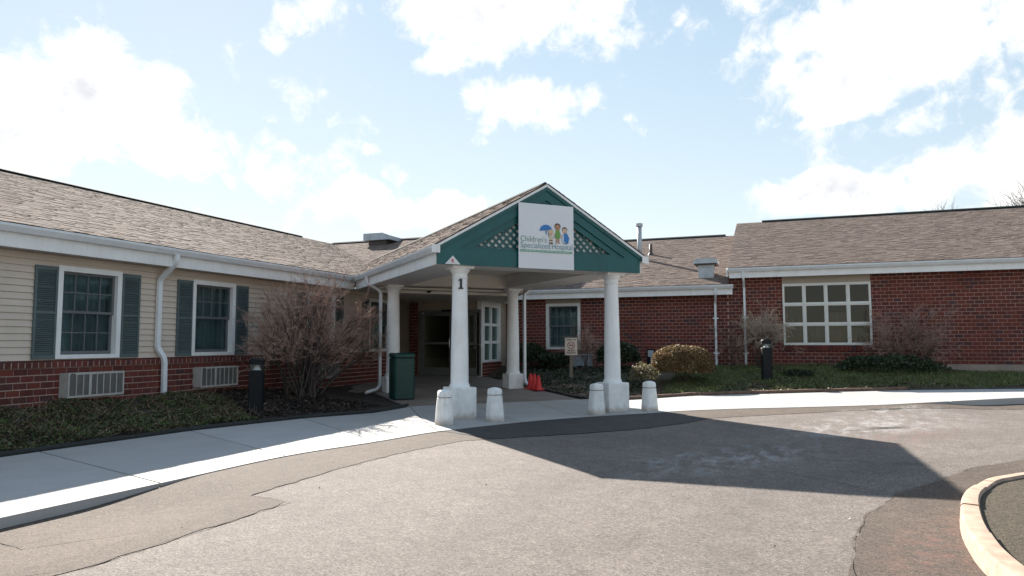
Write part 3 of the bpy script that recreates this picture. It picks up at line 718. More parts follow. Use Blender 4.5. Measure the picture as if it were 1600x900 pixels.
# shingles -----------------------------------------------------------
def tab_mesh():
    # unit tab: u in -.5..+.5, v 0..1 (down slope edge at v=0), top surface tapering
    vs = [(-.5,0,0),(.5,0,0),(.5,1,0),(-.5,1,0),(-.5,0,1),(.5,0,1),(.5,1,.25),(-.5,1,.25)]
    return MB().add(vs, [(4,5,6,7),(0,1,5,4),(1,2,6,5),(3,0,4,7)])
TAB = tab_mesh().mesh('shingle', 'shingle')
def shingles(parent, origin, udir, vdir, ulen, vlen, keep=None, limit=0, expo=0.13, wmin=0.10, wmax=0.26):
    u = Vector(udir).normalized(); v = Vector(vdir).normalized(); n = u.cross(v)
    if n.z < 0: n = -n
    rot = Matrix((u, v, n)).transposed(); o = Vector(origin); specs = []
    nrow = int(vlen/expo)
    for r in range(nrow):
        s_ = -random.uniform(0, .3)
        while s_ < ulen:
            w = random.uniform(wmin, wmax); a, b = max(0, s_), min(ulen, s_+w-0.004); s_ += w
            if b-a < 0.03: continue
            c = (a+b)/2; drop = random.choice((0, 0, 0.018, 0.03)); th = random.choice((0.005, 0.006, 0.009, 0.012))
            L = min(expo*1.15+drop, vlen-(r*expo-drop))
            p = o+u*c+v*(r*expo-drop)+n*0.006
            if keep and not keep(p+v*0.07): continue
            specs.append(mat4(p, b-a, L, th, rot))
    place_pieces('shingle', specs, TAB, parent, 'shingle', limit=limit)
def slab_plane(mb, p0, p1, p2, p3, th=0.03):
    P = [Vector(p) for p in (p0, p1, p2, p3)]; n = (P[1]-P[0]).cross(P[3]-P[0]).normalized()
    if n.z < 0: n = -n
    Q = [p-n*th for p in P]
    return mb.add(P+Q, [(0,1,2,3),(7,6,5,4),(0,4,5,1),(1,5,6,2),(2,6,7,3),(3,7,4,0)])

PITCHR = 0.33
def z_left(x): return 3.03+PITCHR*(-10.0-x)
def z_back(y): return 3.03+PITCHR*(y-17.8)
def canopy_z(x, y):
    lx = (x+y)*A-6.02; return 4.33-0.58*abs(lx)
def canopy_c(x, y): return (-x+y)*A-11.62

# ------------------------------------------------------------------ windows
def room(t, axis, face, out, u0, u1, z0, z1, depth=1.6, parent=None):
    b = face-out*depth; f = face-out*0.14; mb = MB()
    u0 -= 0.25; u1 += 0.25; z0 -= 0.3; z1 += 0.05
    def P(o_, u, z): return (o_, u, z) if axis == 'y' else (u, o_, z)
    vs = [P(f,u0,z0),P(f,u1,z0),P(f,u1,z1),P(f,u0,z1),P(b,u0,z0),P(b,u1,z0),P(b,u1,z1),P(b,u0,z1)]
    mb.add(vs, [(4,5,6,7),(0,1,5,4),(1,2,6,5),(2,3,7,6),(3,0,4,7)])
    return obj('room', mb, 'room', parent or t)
def wbox(axis, o0, o1, u0, u1, z0, z1):
    lo, hi = sorted((o0, o1))
    return MB().box(lo, hi, u0, u1, z0, z1) if axis == 'y' else MB().box(u0, u1, lo, hi, z0, z1)
def double_hung(t, axis, face, out, u0, u1, z0, z1, trim='white', sash='sash', fw=0.085, lower_grid=True, cols=4, glass='glass', curtain='blind'):
    """outer trim rectangle u0..u1, z0..z1; returns the window part"""
    f = face
    mb = MB()
    for a, b, c, d in ((u0,u0+fw,z0,z1),(u1-fw,u1,z0,z1),(u0+fw,u1-fw,z1-fw,z1),(u0+fw,u1-fw,z0,z0+fw*0.75)):
        mb2 = wbox(axis, f-out*0.14, f+out*0.028, a, b, c, d); mb.add(mb2.v, mb2.f)
    w = obj('window', mb, trim, t)
    a0, a1, c0, c1 = u0+fw, u1-fw, z0+fw*0.75, z1-fw; zm = (c0+c1)/2+0.02
    for (z_0, z_1, dep, grid_) in ((zm-0.02, c1, 0.045, True), (c0, zm+0.02, 0.08, lower_grid)):
        s_ = 0.042; mb = MB()
        for a, b, c, d in ((a0,a0+s_,z_0,z_1),(a1-s_,a1,z_0,z_1),(a0+s_,a1-s_,z_1-s_*0.9,z_1),(a0+s_,a1-s_,z_0,z_0+s_*(1.3 if z_0 == c0 else 1))):
            m2 = wbox(axis, f-out*(dep+0.035), f-out*dep, a, b, c, d); mb.add(m2.v, m2.f)
        obj('sash', mb, sash, w)
        gx0, gx1, gz0, gz1 = a0+s_, a1-s_, z_0+s_, z_1-s_*0.9
        if grid_:
            for k in range(1, cols):
                u = gx0+(gx1-gx0)*k/cols
                obj('muntin', wbox(axis, f-out*(dep+0.024), f-out*(dep+0.006), u-0.008, u+0.008, gz0, gz1), sash, w)
            zc = (gz0+gz1)/2
            obj('muntin', wbox(axis, f-out*(dep+0.0235), f-out*(dep+0.0055), gx0, gx1, zc-0.008, zc+0.008), sash, w)
        def pane(a, b, c, d):
            obj('pane', wbox(axis, f-out*(dep+0.032), f-out*(dep+0.026), a, b, c, d), glass, w)
        if grid_:
            for k in range(cols):
                for r in range(2):
                    pane(gx0+(gx1-gx0)*k/cols, gx0+(gx1-gx0)*(k+1)/cols, gz0+(gz1-gz0)*r/2, gz0+(gz1-gz0)*(r+1)/2)
        else: pane(gx0, gx1, gz0, gz1)
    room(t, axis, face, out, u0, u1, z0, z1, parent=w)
    if curtain: drape(w, axis, face-out*0.22, u0+0.02, u1-0.02, z0-0.1, z1, curtain)
    return w
def drape(parent, axis, o_, u0, u1, z0, z1, mat='curtain', amp=0.025, gap=None):
    mb = MB(); n = int((u1-u0)/0.02)
    for k in range(n+1):
        u = u0+(u1-u0)*k/n; d = amp*math.sin(k*0.95+math.sin(k*0.21)*2)
        for z in (z0, z1): mb.v.append((o_+d, u, z) if axis == 'y' else (u, o_+d, z))
    mb.f = [(2*k, 2*k+2, 2*k+3, 2*k+1) for k in range(n)]
    return obj('curtain', mb, mat, parent, smooth=True)
def shutter(t, x, y0, y1, z0, z1):
    s_ = 0.035; mb = MB()
    mb.box(x, x+0.03, y0, y0+s_, z0, z1).box(x, x+0.03, y1-s_, y1, z0, z1).box(x, x+0.0295, y0+s_, y1-s_, z1-0.06, z1).box(x, x+0.0295, y0+s_, y1-s_, z0, z0+0.06).box(x, x+0.0292, y0+s_, y1-s_, (z0+z1)/2-0.02, (z0+z1)/2+0.02)
    o = obj('shutter', mb, 'shutter', t)
    mb = MB(); z = z0+0.062
    while z < z1-0.085:
        if abs(z+0.012-(z0+z1)/2) > 0.03:
            mb.add([(x+0.004,y0+s_,z+0.022),(x+0.004,y1-s_,z+0.022),(x+0.024,y1-s_,z),(x+0.024,y0+s_,z),(x+0.004,y0+s_,z+0.028),(x+0.004,y1-s_,z+0.028),(x+0.027,y1-s_,z+0.005),(x+0.027,y0+s_,z+0.005)],
                   [(4,7,6,5),(3,2,6,7),(0,1,2,3)])
        z += 0.03
    mb.box(x, x+0.003, y0+s_, y1-s_, z0+0.05, z1-0.05)
    obj('louvers', mb, 'shutter', o, kind='stuff')

# ------------------------------------------------------------------ clapboard wing (left)
lw = thing('clapboard_wing', 'long beige clapboard wing with brick base and blue-green shutters, left of the canopy', 'building', (-10.45, 8.0, 0), world=True)
WX = -10.45; WINS = [(7.8,8.95),(10.52,11.67),(14.06,15.2),(16.8,17.95)]
OPN = [(a, b, 1.10, 2.56) for a, b in WINS]
WY0, WY1 = 0.5, 18.2
mb = MB()
for a, b, c, d in split_wall(WY0, WY1, 1.02, 2.75, [(a+0.02, b-0.02, 1.12, 2.54) for a, b in WINS]): mb.box(WX-0.16, WX-0.012, a, b, c, d)
sw = obj('siding_wall', mb, 'tan_wall', lw)
specs = []; lap = 0.1016; z = 1.085
BOARD = MB().add([(0,-.5,0),(0,.5,0),(0,.5,1),(0,-.5,1),(1,-.5,0),(1,.5,0),(.28,.5,1),(.28,-.5,1)], [(4,5,6,7),(0,1,5,4),(3,7,6,2),(0,4,7,3),(1,2,6,5)]).mesh('siding_board', 'siding')
while z < 2.70:
    segs = [(WY0, WY1)]
    for a, b, c, d in OPN:
        if z+lap > c+0.005 and z < d-0.005:
            ns = []
            for p, q_ in segs:
                if q_ <= a or p >= b: ns.append((p, q_))
                else: ns += [(p, a), (b, q_)]
            segs = ns
    for p, q_ in segs:
        cuts = [p]
        while q_-cuts[-1] > 4.2: cuts.append(cuts[-1]+random.uniform(2.6, 3.7))
        cuts.append(q_)
        for a, b in zip(cuts[:-1], cuts[1:]): specs.append(mat4((WX-0.012, (a+b)/2, z), 0.026, b-a-0.001, lap-0.004, None))
    z += lap
for a, b in WINS: specs.append(mat4((WX-0.012, (a+b)/2, 2.56), 0.020, b-a-0.001, 0.048))      # cut boards over the window heads
place_pieces('siding_board', specs, BOARD, sw, 'siding', limit=300)
AC = [(7.86, 8.86), (10.55, 11.53), (13.98, 15.05)]
BF = -10.385
bw = obj('brick_wall', (lambda q: [q.box(WX-0.16, BF-0.009, a, b, c, d) for a, b, c, d in split_wall(WY0, WY1, 0.0, 0.965, [(a, b, 0.5, 0.88) for a, b in AC])] and q)(MB()), 'mortar_pale', lw)
bricks(bw, 'y', BF, 1, WY0, WY1, 0.16, 0.97, [(a-0.0, b+0.0, 0.49, 0.89) for a, b in AC])
# rowlock ledge of sloping headers
specs = []; y = WY0; RL = MB().add([(-.17,-.5,0),(0.0,-.5,0),(0.0,.5,0),(-.17,.5,0),(-.17,-.5,.122),(0.0,-.5,.085),(0.0,.5,.085),(-.17,.5,.122)], [(0,3,2,1),(4,5,6,7),(0,1,5,4),(1,2,6,5),(2,3,7,6),(3,0,4,7)]).mesh('rowlock_brick', 'brick')
while y < WY1: specs.append(mat4((BF+0.028, y+0.045, 0.975), 1, 0.085, 1)); y += 0.1016
place_pieces('rowlock_brick', specs, RL, bw, 'brick', limit=300)
obj('mortar_bed', MB().prism([(WX-0.1,0.972),(BF+0.021,0.972),(BF+0.021,1.055),(WX-0.1,1.078)], 'y', WY0, WY1), 'mortar_pale', bw)
for k, (a, b) in enumerate(WINS):
    double_hung(lw, 'y', WX, 1, a, b, 1.10, 2.56, lower_grid=(k != 1))
    shutter(lw, WX+0.008, a-0.37, a-0.005, 1.10, 2.53); shutter(lw, WX+0.008, b+0.005, b+0.37, 1.10, 2.53)
eave(lw, 'y', -10.0, 1, WY0-0.3, 15.60, 2.71, 3.03, WX)
rf = obj('roof', (lambda q: (slab_plane(q, (-10.03,0.2,z_left(-10.03)-0.005), (-10.03,33,z_left(-10.03)-0.005), (-17.7,33,z_left(-17.7)-0.005), (-17.7,0.2,z_left(-17.7)-0.005)),
          slab_plane(q, (-17.7,0.2,z_left(-17.7)-0.006), (-17.7,33,z_left(-17.7)-0.006), (-25.4,33,3.03), (-25.4,0.2,3.03)))[0])(MB()), 'shingle', lw)
keep_l = lambda p: p.z > z_back(p.y)-0.05 and not (canopy_c(p.x, p.y) > 0 and canopy_z(p.x, p.y) > p.z+0.06 and abs((p.x+p.y)*A-6.02) < 2.2)
shingles(rf, (-10.02, 0.2, z_left(-10.02)), (0,1,0), (-1,0,PITCHR), 25.6, 8.06, keep_l, limit=300)
obj('ridge_cap', MB().prism([(-17.88,5.56),(-17.7,5.635),(-17.5,5.57),(-17.5,5.5),(-17.7,5.56),(-17.88,5.5)], 'y', 0.2, 23.2), 'ridge', lw)
mb = MB()   # gable end and back walls close the wing
mb.prism([(-25,0),(WX-0.17,0),(WX-0.17,2.95),(-17.7,5.5),(-25,3.1)], 'y', WY0, WY0+0.1); mb.box(-25,-24.9,WY0+0.1,33,0,3.05); mb.box(-25,WX-0.17,WY1-0.1,WY1,0.0,2.7)
obj('end_wall', mb, 'siding', lw)
downspout(lw, [(-10.06,9.75,2.94),(-10.06,9.75,2.80),(-10.39,9.70,2.47),(-10.39,9.70,1.26),(-10.31,9.79,1.06),(-10.31,9.80,0.36)])

# ------------------------------------------------------------------ air conditioners below the windows
def air_conditioner(y0, y1, label, front=-10.19, z0=0.5, z1=0.885):
    t = thing('air_conditioner', label, 'air conditioner', (front, (y0+y1)/2, z0), group='through-wall air conditioners', world=True)
    obj('casing', MB().box(-10.55, front-0.022, y0+0.004, y1-0.004, z0+0.004, z1-0.004), 'ac', t)
    mb = MB()
    for a, b, c, d in ((y0,y1,z1-0.032,z1),(y0,y1,z0,z0+0.032),(y0,y0+0.025,z0+0.032,z1-0.032),(y1-0.025,y1,z0+0.032,z1-0.032)): mb.box(front-0.021, front, a, b, c, d)
    obj('frame', mb, 'ac', t)
    n = 8; yy = [y0+0.025+(y1-y0-0.05)*k/n for k in range(n+1)]
    for k in range(1, n):
        w = 0.022 if k == 3 else 0.007
        obj('grille_bar', MB().box(front-0.02, front-0.002, yy[k]-w, yy[k]+w, z0+0.032, z1-0.032), 'ac', t)
    for k in range(n):
        mb = MB(); z = z0+0.034
        while z < z1-0.04:
            mb.box(front-0.019, front-0.009, yy[k]+0.008, yy[k+1]-0.008, z, z+0.008); z += 0.0145
        obj('louvers', mb, 'ac_fin', t, kind='stuff')
    obj('nameplate', MB().box(front, front+0.002, y0+0.035, y0+0.11, z1-0.026, z1-0.012), 'black', t)
    return t
air_conditioner(*AC[0], 'wall air conditioner below the leftmost shuttered window')
air_conditioner(*AC[1], 'wall air conditioner below the second shuttered window, beside the black light post')
air_conditioner(*AC[2], 'wall air conditioner half hidden behind the big bare shrub')

# ------------------------------------------------------------------ lower brick wing (middle right)
WALLY = 22.15
mw = thing('brick_wing', 'lower red brick wing with one white double-hung window, behind the canopy to its right', 'building', (-4.5, 22.15, 0.4), world=True)
MX0, MX1 = -8.5, -1.28
mop = [(-7.04, -5.86, 1.10, 2.72)]
mb = MB()
for a, b, c, d in split_wall(MX0, MX1, 0.0, 2.76, [(-7.0, -5.9, 1.12, 2.58)]): mb.box(a, b, WALLY+0.009, WALLY+0.16, c, d)
bwm = obj('brick_wall', mb, 'mortar', mw)
bricks(bwm, 'x', WALLY, -1, MX0+0.02, MX1, 0.42, 2.76, mop)
double_hung(mw, 'x', WALLY, -1, -7.03, -5.87, 1.11, 2.60, trim='sash_w', sash='sash', fw=0.09, curtain='blind_pale')
obj('panel', MB().box(-7.03, -5.87, WALLY+0.0, WALLY+0.05, 2.602, 2.75), 'tan_wall', mw)
specs = []; x = -7.04
while x < -5.9: specs.append(mat4((x+0.045, WALLY, 0.0), 0.091, 1, 1)); x += 0.1016
RLX = MB().add([(-.5,.1,.93),(-.5,-.04,.93),(.5,-.04,.93),(.5,.1,.93),(-.5,.1,1.108),(-.5,-.04,1.085),(.5,-.04,1.085),(.5,.1,1.108)], [(4,5,6,7),(0,1,5,4),(1,2,6,5),(2,3,7,6),(3,0,4,7)]).mesh('rowlock_brick', 'brick')
place_pieces('rowlock_brick', specs, RLX, bwm, 'brick')
eave(mw, 'x', 21.7, -1, -8.6, -1.14, 2.74, 3.03, WALLY)
rfm = obj('roof', (lambda q: (slab_plane(q, (-8.6,21.73,3.035), (-1.25,21.73,3.035), (-1.25,29.5,3.03+PITCHR*7.8-0.005), (-8.6,29.5,3.03+PITCHR*7.8-0.005)), slab_plane(q, (-8.6,29.5,5.6), (-1.25,29.5,5.6), (-1.25,37.2,3.03), (-8.6,37.2,3.03)))[0])(MB()), 'shingle', mw)
shingles(rfm, (-8.6, 21.72, 3.04), (1,0,0), (0,1,PITCHR), 7.34, 8.15)
obj('ridge_cap', MB().prism([(29.3,5.60),(29.5,5.67),(29.7,5.6),(29.7,5.52),(29.5,5.59),(29.3,5.52)], 'x', -8.6, -1.75), 'ridge', mw)
mb = MB(); mb.prism([(21.8,0),(29.5,0),(37,0),(37,3.0),(29.5,5.55),(21.8,3.0)], 'x', -8.6+0.05, -8.55+0.1); mb.box(-8.4,-1.3,36.9,37,0,3.0)
obj('end_wall', mb, 'tan_wall', mw)
downspout(mw, [(-1.62,21.78,2.94),(-1.62,21.80,2.76),(-1.66,22.09,2.52),(-1.66,22.09,0.54)], straps=[(-1.66,22.10,2.05,'x'),(-1.66,22.10,1.0,'x')])

# ------------------------------------------------------------------ taller brick wing (right)
tw = thing('tall_brick_wing', 'taller red brick wing with a big twelve-pane white window, at the right', 'building', (3.0, 22.15, 0.4), world=True)
TX0, TX1 = -1.28, 13.0
top_ = [(0.24, 2.57, 1.24, 3.21)]
mb = MB()
for a, b, c, d in split_wall(TX0, TX1, 0.7, 3.24, [(0.3, 2.51, 1.28, 3.0)]): mb.box(a, b, WALLY+0.0091, WALLY+0.16, c, d)
bwt = obj('brick_wall', mb, 'mortar', tw)
bricks(bwt, 'x', WALLY, -1, TX0+0.005, TX1, 0.725, 3.24, top_)
obj('foundation', MB().box(2.6, TX1, WALLY-0.012, WALLY+0.16, 0.0, 0.72), 'foundation', tw)
bwt2 = obj('brick_wall', MB().box(TX0, 2.6, WALLY+0.0092, WALLY+0.15, 0.2, 0.699), 'mortar', tw)
bricks(bwt2, 'x', WALLY, -1, TX0+0.005, 2.6, 0.319, 0.725, [])
# rowlock under the big window
specs = []; x = 0.22
while x < 2.55: specs.append(mat4((x+0.045, WALLY, 0.14), 0.091, 1, 1)); x += 0.1016
place_pieces('rowlock_brick', specs, RLX, bwt, 'brick')
def twelve_pane(t, u0, u1, z0, z1):
    f = WALLY; mb = MB()
    for a, b, c, d in ((u0,u0+0.055,z0,z1),(u1-0.055,u1,z0,z1),(u0+0.055,u1-0.055,z1-0.075,z1),(u0+0.055,u1-0.055,z0,z0+0.07)): mb.box(a, b, f-0.03, f+0.13, c, d)
    w = obj('window', mb, 'sash_w', t)
    x0, x1, c0, c1 = u0+0.055, u1-0.055, z0+0.07, z1-0.075; pw = (x1-x0-0.1*3)/4; ph = (c1-c0-0.1*2)/3
    for k in range(1, 4):
        x = x0+k*pw+(k-1)*0.1; obj('mullion', MB().box(x, x+0.1, f-0.012, f+0.09, c0, c1).box(x+0.035, x+0.065, f-0.026, f-0.012, c0, c1), 'sash_w', w)
    for r in range(1, 3):
        z = c0+r*ph+(r-1)*0.1; obj('mullion', MB().box(x0, x1, f-0.008, f+0.085, z, z+0.1).box(x0, x1, f-0.02, f-0.008, z+0.03, z+0.07), 'sash_w', w)
    for k in range(4):
        for r in range(3):
            x, z = x0+k*(pw+0.1), c0+r*(ph+0.1); obj('pane', MB().box(x, x+pw, f+0.04, f+0.046, z, z+ph), 'glass_clear', w)
    room(t, 'x', f, -1, u0, u1, z0, z1, 3.0, parent=w)
    drape(w, 'x', f+0.36, u0+0.02, u0+0.66, z0-0.1, z0+1.22)
    drape(w, 'x', f+0.50, u0+0.70, u0+1.32, z0-0.1, z0+0.62, 'blind_pale')
    drape(w, 'x', f+0.40, u0+1.25, u1-0.62, z0-0.1, z0+0.95)
    obj('shelf', MB().box(u0+0.1, u1-0.1, f+0.9, f+1.3, z0-0.1, z0+0.25), 'cream', w)
    obj('poster', MB().box(u1-0.52, u1-0.18, f+0.55, f+0.56, z0+0.1, z0+0.5), 'blind_pale', w)
    return w
twelve_pane(tw, 0.24, 2.57, 1.24, 3.03)
obj('panel', MB().box(0.24, 2.57, WALLY+0.0, WALLY+0.05, 3.032, 3.24), 'tan_wall', tw)
eave(tw, 'x', 21.7, -1, -1.22, TX1+0.3, 3.22, 3.51, WALLY)
Z0R = 3.51
rft = obj('roof', (lambda q: (slab_plane(q, (-1.25,21.73,Z0R+0.005), (13.3,21.73,Z0R+0.005), (13.3,29.5,Z0R+PITCHR*7.8-0.005), (-1.25,29.5,Z0R+PITCHR*7.8-0.005)), slab_plane(q, (-1.25,29.5,Z0R+2.57), (13.3,29.5,Z0R+2.57), (13.3,37.2,Z0R), (-1.25,37.2,Z0R)))[0])(MB()), 'shingle', tw)
shingles(rft, (-1.3, 21.72, Z0R+0.01), (1,0,0), (0,1,PITCHR), 14.6, 8.15)
obj('rake_board', MB().prism([(21.75,Z0R-0.25),(29.5,Z0R+2.3),(29.5,Z0R+2.53),(21.75,Z0R-0.03)], 'x', -1.3, -1.26), 'white', tw)
obj('ridge_cap', MB().prism([(29.3,Z0R+2.57),(29.5,Z0R+2.64),(29.7,Z0R+2.57),(29.7,Z0R+2.49),(29.5,Z0R+2.56),(29.3,Z0R+2.49)], 'x', -0.35, 13.3), 'ridge', tw)
mb = MB(); mb.prism([(22.4,0),(37,0),(37,Z0R),(29.5,Z0R+2.5),(22.4,Z0R)], 'x', -1.25, -1.15); mb.prism([(22.4,0),(37,0),(37,Z0R),(29.5,Z0R+2.5),(22.4,Z0R)], 'x', 12.85, 13.0); mb.box(-1.1,12.8,36.8,36.95,0,Z0R)
obj('end_wall', mb, 'brick', tw)
downspout(tw, [(-0.82,21.78,3.41),(-0.82,21.80,3.2),(-0.82,22.09,2.97),(-0.82,22.09,0.58)], straps=[(-0.82,22.10,2.06,'x'),(-0.82,22.10,1.0,'x')])

# ------------------------------------------------------------------ entrance block (door recess)
eb = thing('entrance_block', 'recessed tan entrance with grey double glass doors under the canopy', 'building', (-9.6, 20.2, 0.3), world=True)
DY = 20.2; FZ = 0.30; DX0, DX1 = -10.66, -8.52; DZ = FZ+2.06
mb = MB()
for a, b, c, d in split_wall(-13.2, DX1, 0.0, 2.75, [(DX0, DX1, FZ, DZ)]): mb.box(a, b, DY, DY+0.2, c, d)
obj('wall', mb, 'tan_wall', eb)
pb = obj('brick_pier', MB().box(-10.97, -10.72, DY-0.07, DY-0.001, 0.2, 2.72), 'mortar', eb)
bricks(pb, 'x', DY-0.079, -1, -10.98, -10.71, 0.25, 2.72, [], depth=0.06)
# side wall with window
SX = -8.5
mb = MB()
for a, b, c, d in split_wall(DY-0.02, WALLY+0.0, 0.0, 2.75, [(20.34, 21.6, 0.74, 2.5)]): mb.box(SX-0.15, SX-0.012, a, b, c, d)
sw2 = obj('siding_wall', mb, 'white', eb)
specs = []; z = 0.72
while z < 2.7:
    for a, b in ([(DY-0.02, WALLY)] if z > 2.5 else [(DY-0.02, 20.3), (21.62, WALLY)]): specs.append(mat4((SX-0.012, (a+b)/2, z), 0.0165, b-a, lap))
    z += lap
BOARDW = BOARD.copy(); BOARDW.materials[0] = M['white']
place_pieces('siding_board', specs, BOARDW, sw2, 'white')
sb = obj('brick_base', MB().box(SX-0.012, SX+0.03, DY-0.02, WALLY-0.001, 0.0, 0.715), 'mortar', eb)
bricks(sb, 'y', SX+0.039, 1, DY-0.02, WALLY-0.02, 0.11, 0.72, [])
mb = MB(); u0, u1, z0, z1 = 20.3, 21.62, 0.73, 2.52
for a, b, c, d in ((u0,u0+0.06,z0,z1),(u1-0.06,u1,z0,z1),(u0+0.06,u1-0.06,z1-0.07,z1),(u0+0.06,u1-0.06,z0,z0+0.06)): mb.box(SX-0.12, SX+0.03, a, b, c, d)
w = obj('window', mb, 'white', eb)
x0, x1, c0, c1 = u0+0.06, u1-0.06, z0+0.06, z1-0.07
obj('mullion', MB().box(SX-0.07, SX+0.015, (x0+x1)/2-0.05, (x0+x1)/2+0.05, c0, c1), 'white', w)
for r in (1, 2): zz = c0+(c1-c0)*r/3; obj('mullion', MB().box(SX-0.065, SX+0.018, x0, x1, zz-0.045, zz+0.045), 'white', w)
for k in range(2):
    for r in range(3): obj('pane', MB().box(SX-0.045, SX-0.04, x0+(x1-x0)*k/2, x0+(x1-x0)*(k+1)/2, c0+(c1-c0)*r/3, c0+(c1-c0)*(r+1)/3), 'glass', w)
room(eb, 'y', SX, 1, 20.5, 21.4, z0, z1, 0.9, parent=w)
# doors
dr = obj('door_frame', (lambda q: q.box(DX0, DX0+0.06, DY-0.05, DY+0.1, FZ, DZ).box(DX1-0.06, DX1, DY-0.05, DY+0.1, FZ, DZ).box(DX0+0.06, DX1-0.06, DY-0.05, DY+0.1, DZ-0.08, DZ).box((DX0+DX1)/2-0.012+0.1, (DX0+DX1)/2+0.1+0.012, DY-0.03, DY+0.05, FZ, DZ-0.08))(MB()), 'door_metal', eb)
def leaf(x0, x1, hx, nm):
    mb = MB()
    for a, b, c, d in ((x0,x0+0.1,FZ+0.01,DZ-0.09),(x1-0.1,x1,FZ+0.01,DZ-0.09),(x0+0.1,x1-0.1,DZ-0.18,DZ-0.09),(x0+0.1,x1-0.1,FZ+0.01,FZ+0.26)): mb.box(a, b, DY-0.02, DY+0.03, c, d)
    o = obj('door', mb, 'door_metal', eb)
    obj('rail', MB().box(x0+0.1, x1-0.1, DY-0.016, DY+0.026, FZ+0.98, FZ+1.05), 'door_metal', o)
    obj('pane', MB().box(x0+0.1, x1-0.1, DY, DY+0.008, FZ+0.26, FZ+0.98), 'glass_door', o)
    obj('pane', MB().box(x0+0.1, x1-0.1, DY, DY+0.008, FZ+1.05, DZ-0.18), 'glass_door', o)
    if hx: obj('handle', MB().tube(pipe_path([(hx,DY-0.02,FZ+0.88),(hx,DY-0.09,FZ+0.88),(hx,DY-0.09,FZ+1.18),(hx,DY-0.02,FZ+1.18)], 0.03), 0.014, 8), 'steel', o)
    return o
xm = (DX0+DX1)/2+0.1
leaf(DX0+0.065, xm-0.014, xm-0.075, 'a'); leaf(xm+0.014, DX1-0.065, xm+0.075, 'b')
obj('door_closer', MB().box(xm-0.35, xm+0.25, DY-0.1, DY-0.05, DZ-0.05, DZ+0.01), 'black', eb)
obj('push_rail', MB().tube(pipe_path([(DX1-0.62,DY-0.1,FZ+0.98),(DX1+0.0,DY-0.1,FZ+0.98),(DX1+0.06,DY-0.1,FZ+0.9),(DX1+0.06,DY-0.1,FZ)], 0.06), 0.018, 8), 'steel', eb)
lob = room(eb, 'x', DY, -1, DX0+0.3, DX1-0.3, FZ+0.3, DZ, 2.6); lob.data.materials[0] = M['cream']
# soffit over the recess and the header
q = [canopy_xy(-1.9,5.0), canopy_xy(2.0,5.0), (-8.35,21.75), (-8.3,22.3), (-13.2,22.3), (-13.2,18.0), (-10.3,18.0)]
obj('soffit', MB().prism(q, 'z', 2.635, 2.68), 'ceiling', eb)
obj('soffit', MB().prism([canopy_xy(-2.10,6.3), canopy_xy(-1.27,6.3), (-10.25,18.2), (-10.46,18.2), (-10.46,15.45), (-10.13,15.55)], 'z', 2.712, 2.73), 'soffit', eb)
mb = MB()
P0, P1 = Vector((*canopy_xy(-1.75,5.45), 0)), Vector((*canopy_xy(1.75,5.45), 0)); dC = Vector((-A, A, 0))*0.14
mb.prism([(P0.x,P0.y),(P1.x,P1.y),(P1.x+dC.x,P1.y+dC.y),(P0.x+dC.x,P0.y+dC.y)], 'z', 2.57, 2.79)
obj('header_beam', mb, 'ceiling', eb)
# roof over the entrance, ridge parallel to the brick wings
rfb = obj('roof', (lambda q_: (slab_plane(q_, (-17.7,17.83,3.03), (-8.45,17.83,3.03), (-8.45,25.5,z_back(25.5)-0.005), (-17.7,25.5,z_back(25.5)-0.005)), slab_plane(q_, (-17.7,25.5,5.56), (-8.45,25.5,5.56), (-8.45,33,3.1), (-17.7,33,3.1)))[0])(MB()), 'shingle', eb)
keep_b = lambda p: p.z > z_left(p.x)-0.05 and (p.y > 21 or canopy_c(p.x, p.y) > 3) and not (canopy_z(p.x, p.y) > p.z+0.06 and abs((p.x+p.y)*A-6.02) < 2.2) 
shingles(rfb, (-17.7, 17.83, 3.035), (1,0,0), (0,1,PITCHR), 9.2, 8.0, keep_b)
obj('ridge_cap', MB().prism([(25.3,5.56),(25.5,5.635),(25.7,5.56),(25.7,5.48),(25.5,5.55),(25.3,5.48)], 'x', -17.6, -8.45), 'ridge', eb)
obj('gable_wall', MB().prism([(21.75,2.7),(33,2.7),(33,3.08),(25.5,5.53),(21.75,4.3)], 'x', -8.55, -8.5), 'tan_wall', eb)
tag(obj('dome_camera', MB().lathe([(0.055,2.715),(0.07,2.69),(0.068,2.65),(0.045,2.60),(0.012,2.585)], *canopy_xy(-0.52,5.40), 16), 'black', smooth=True), 'small black dome camera on the header beam under the canopy', 'camera')

# ------------------------------------------------------------------ entrance canopy (local frame: x along the gable, y inwards)
cpx, cpy = canopy_xy(0, 0)
ec = thing('entrance_canopy', 'gabled entrance canopy with teal pediment, lattice and four white columns', 'canopy', (cpx, cpy, 0), R(45))
SO, EZ, SL = 2.70, 3.03, 0.58
DEPTH = 13.0
mb = MB()   # perimeter beams and raised ceiling
obj('beam', MB().box(-2.11, -1.26, 0.02, 6.4, SO, SO+0.33), 'soffit', ec)
obj('beam', MB().box(1.26, 2.11, 0.02, 6.0, SO, SO+0.33), 'soffit', ec)
obj('beam', MB().box(-1.259, 1.259, 0.02, 0.62, SO+0.001, SO+0.33), 'soffit', ec)
obj('beam', MB().box(-1.259, 1.259, 4.62, 5.3, SO+0.001, SO+0.33), 'ceiling', ec)
obj('ceiling', MB().box(-1.5, 1.5, 0.3, 5.2, SO+0.31, SO+0.34), 'ceiling', ec)
obj('inner_fascia', MB().box(1.245, 1.259, 0.62, 4.62, SO+0.002, SO+0.309), 'soffit', ec)
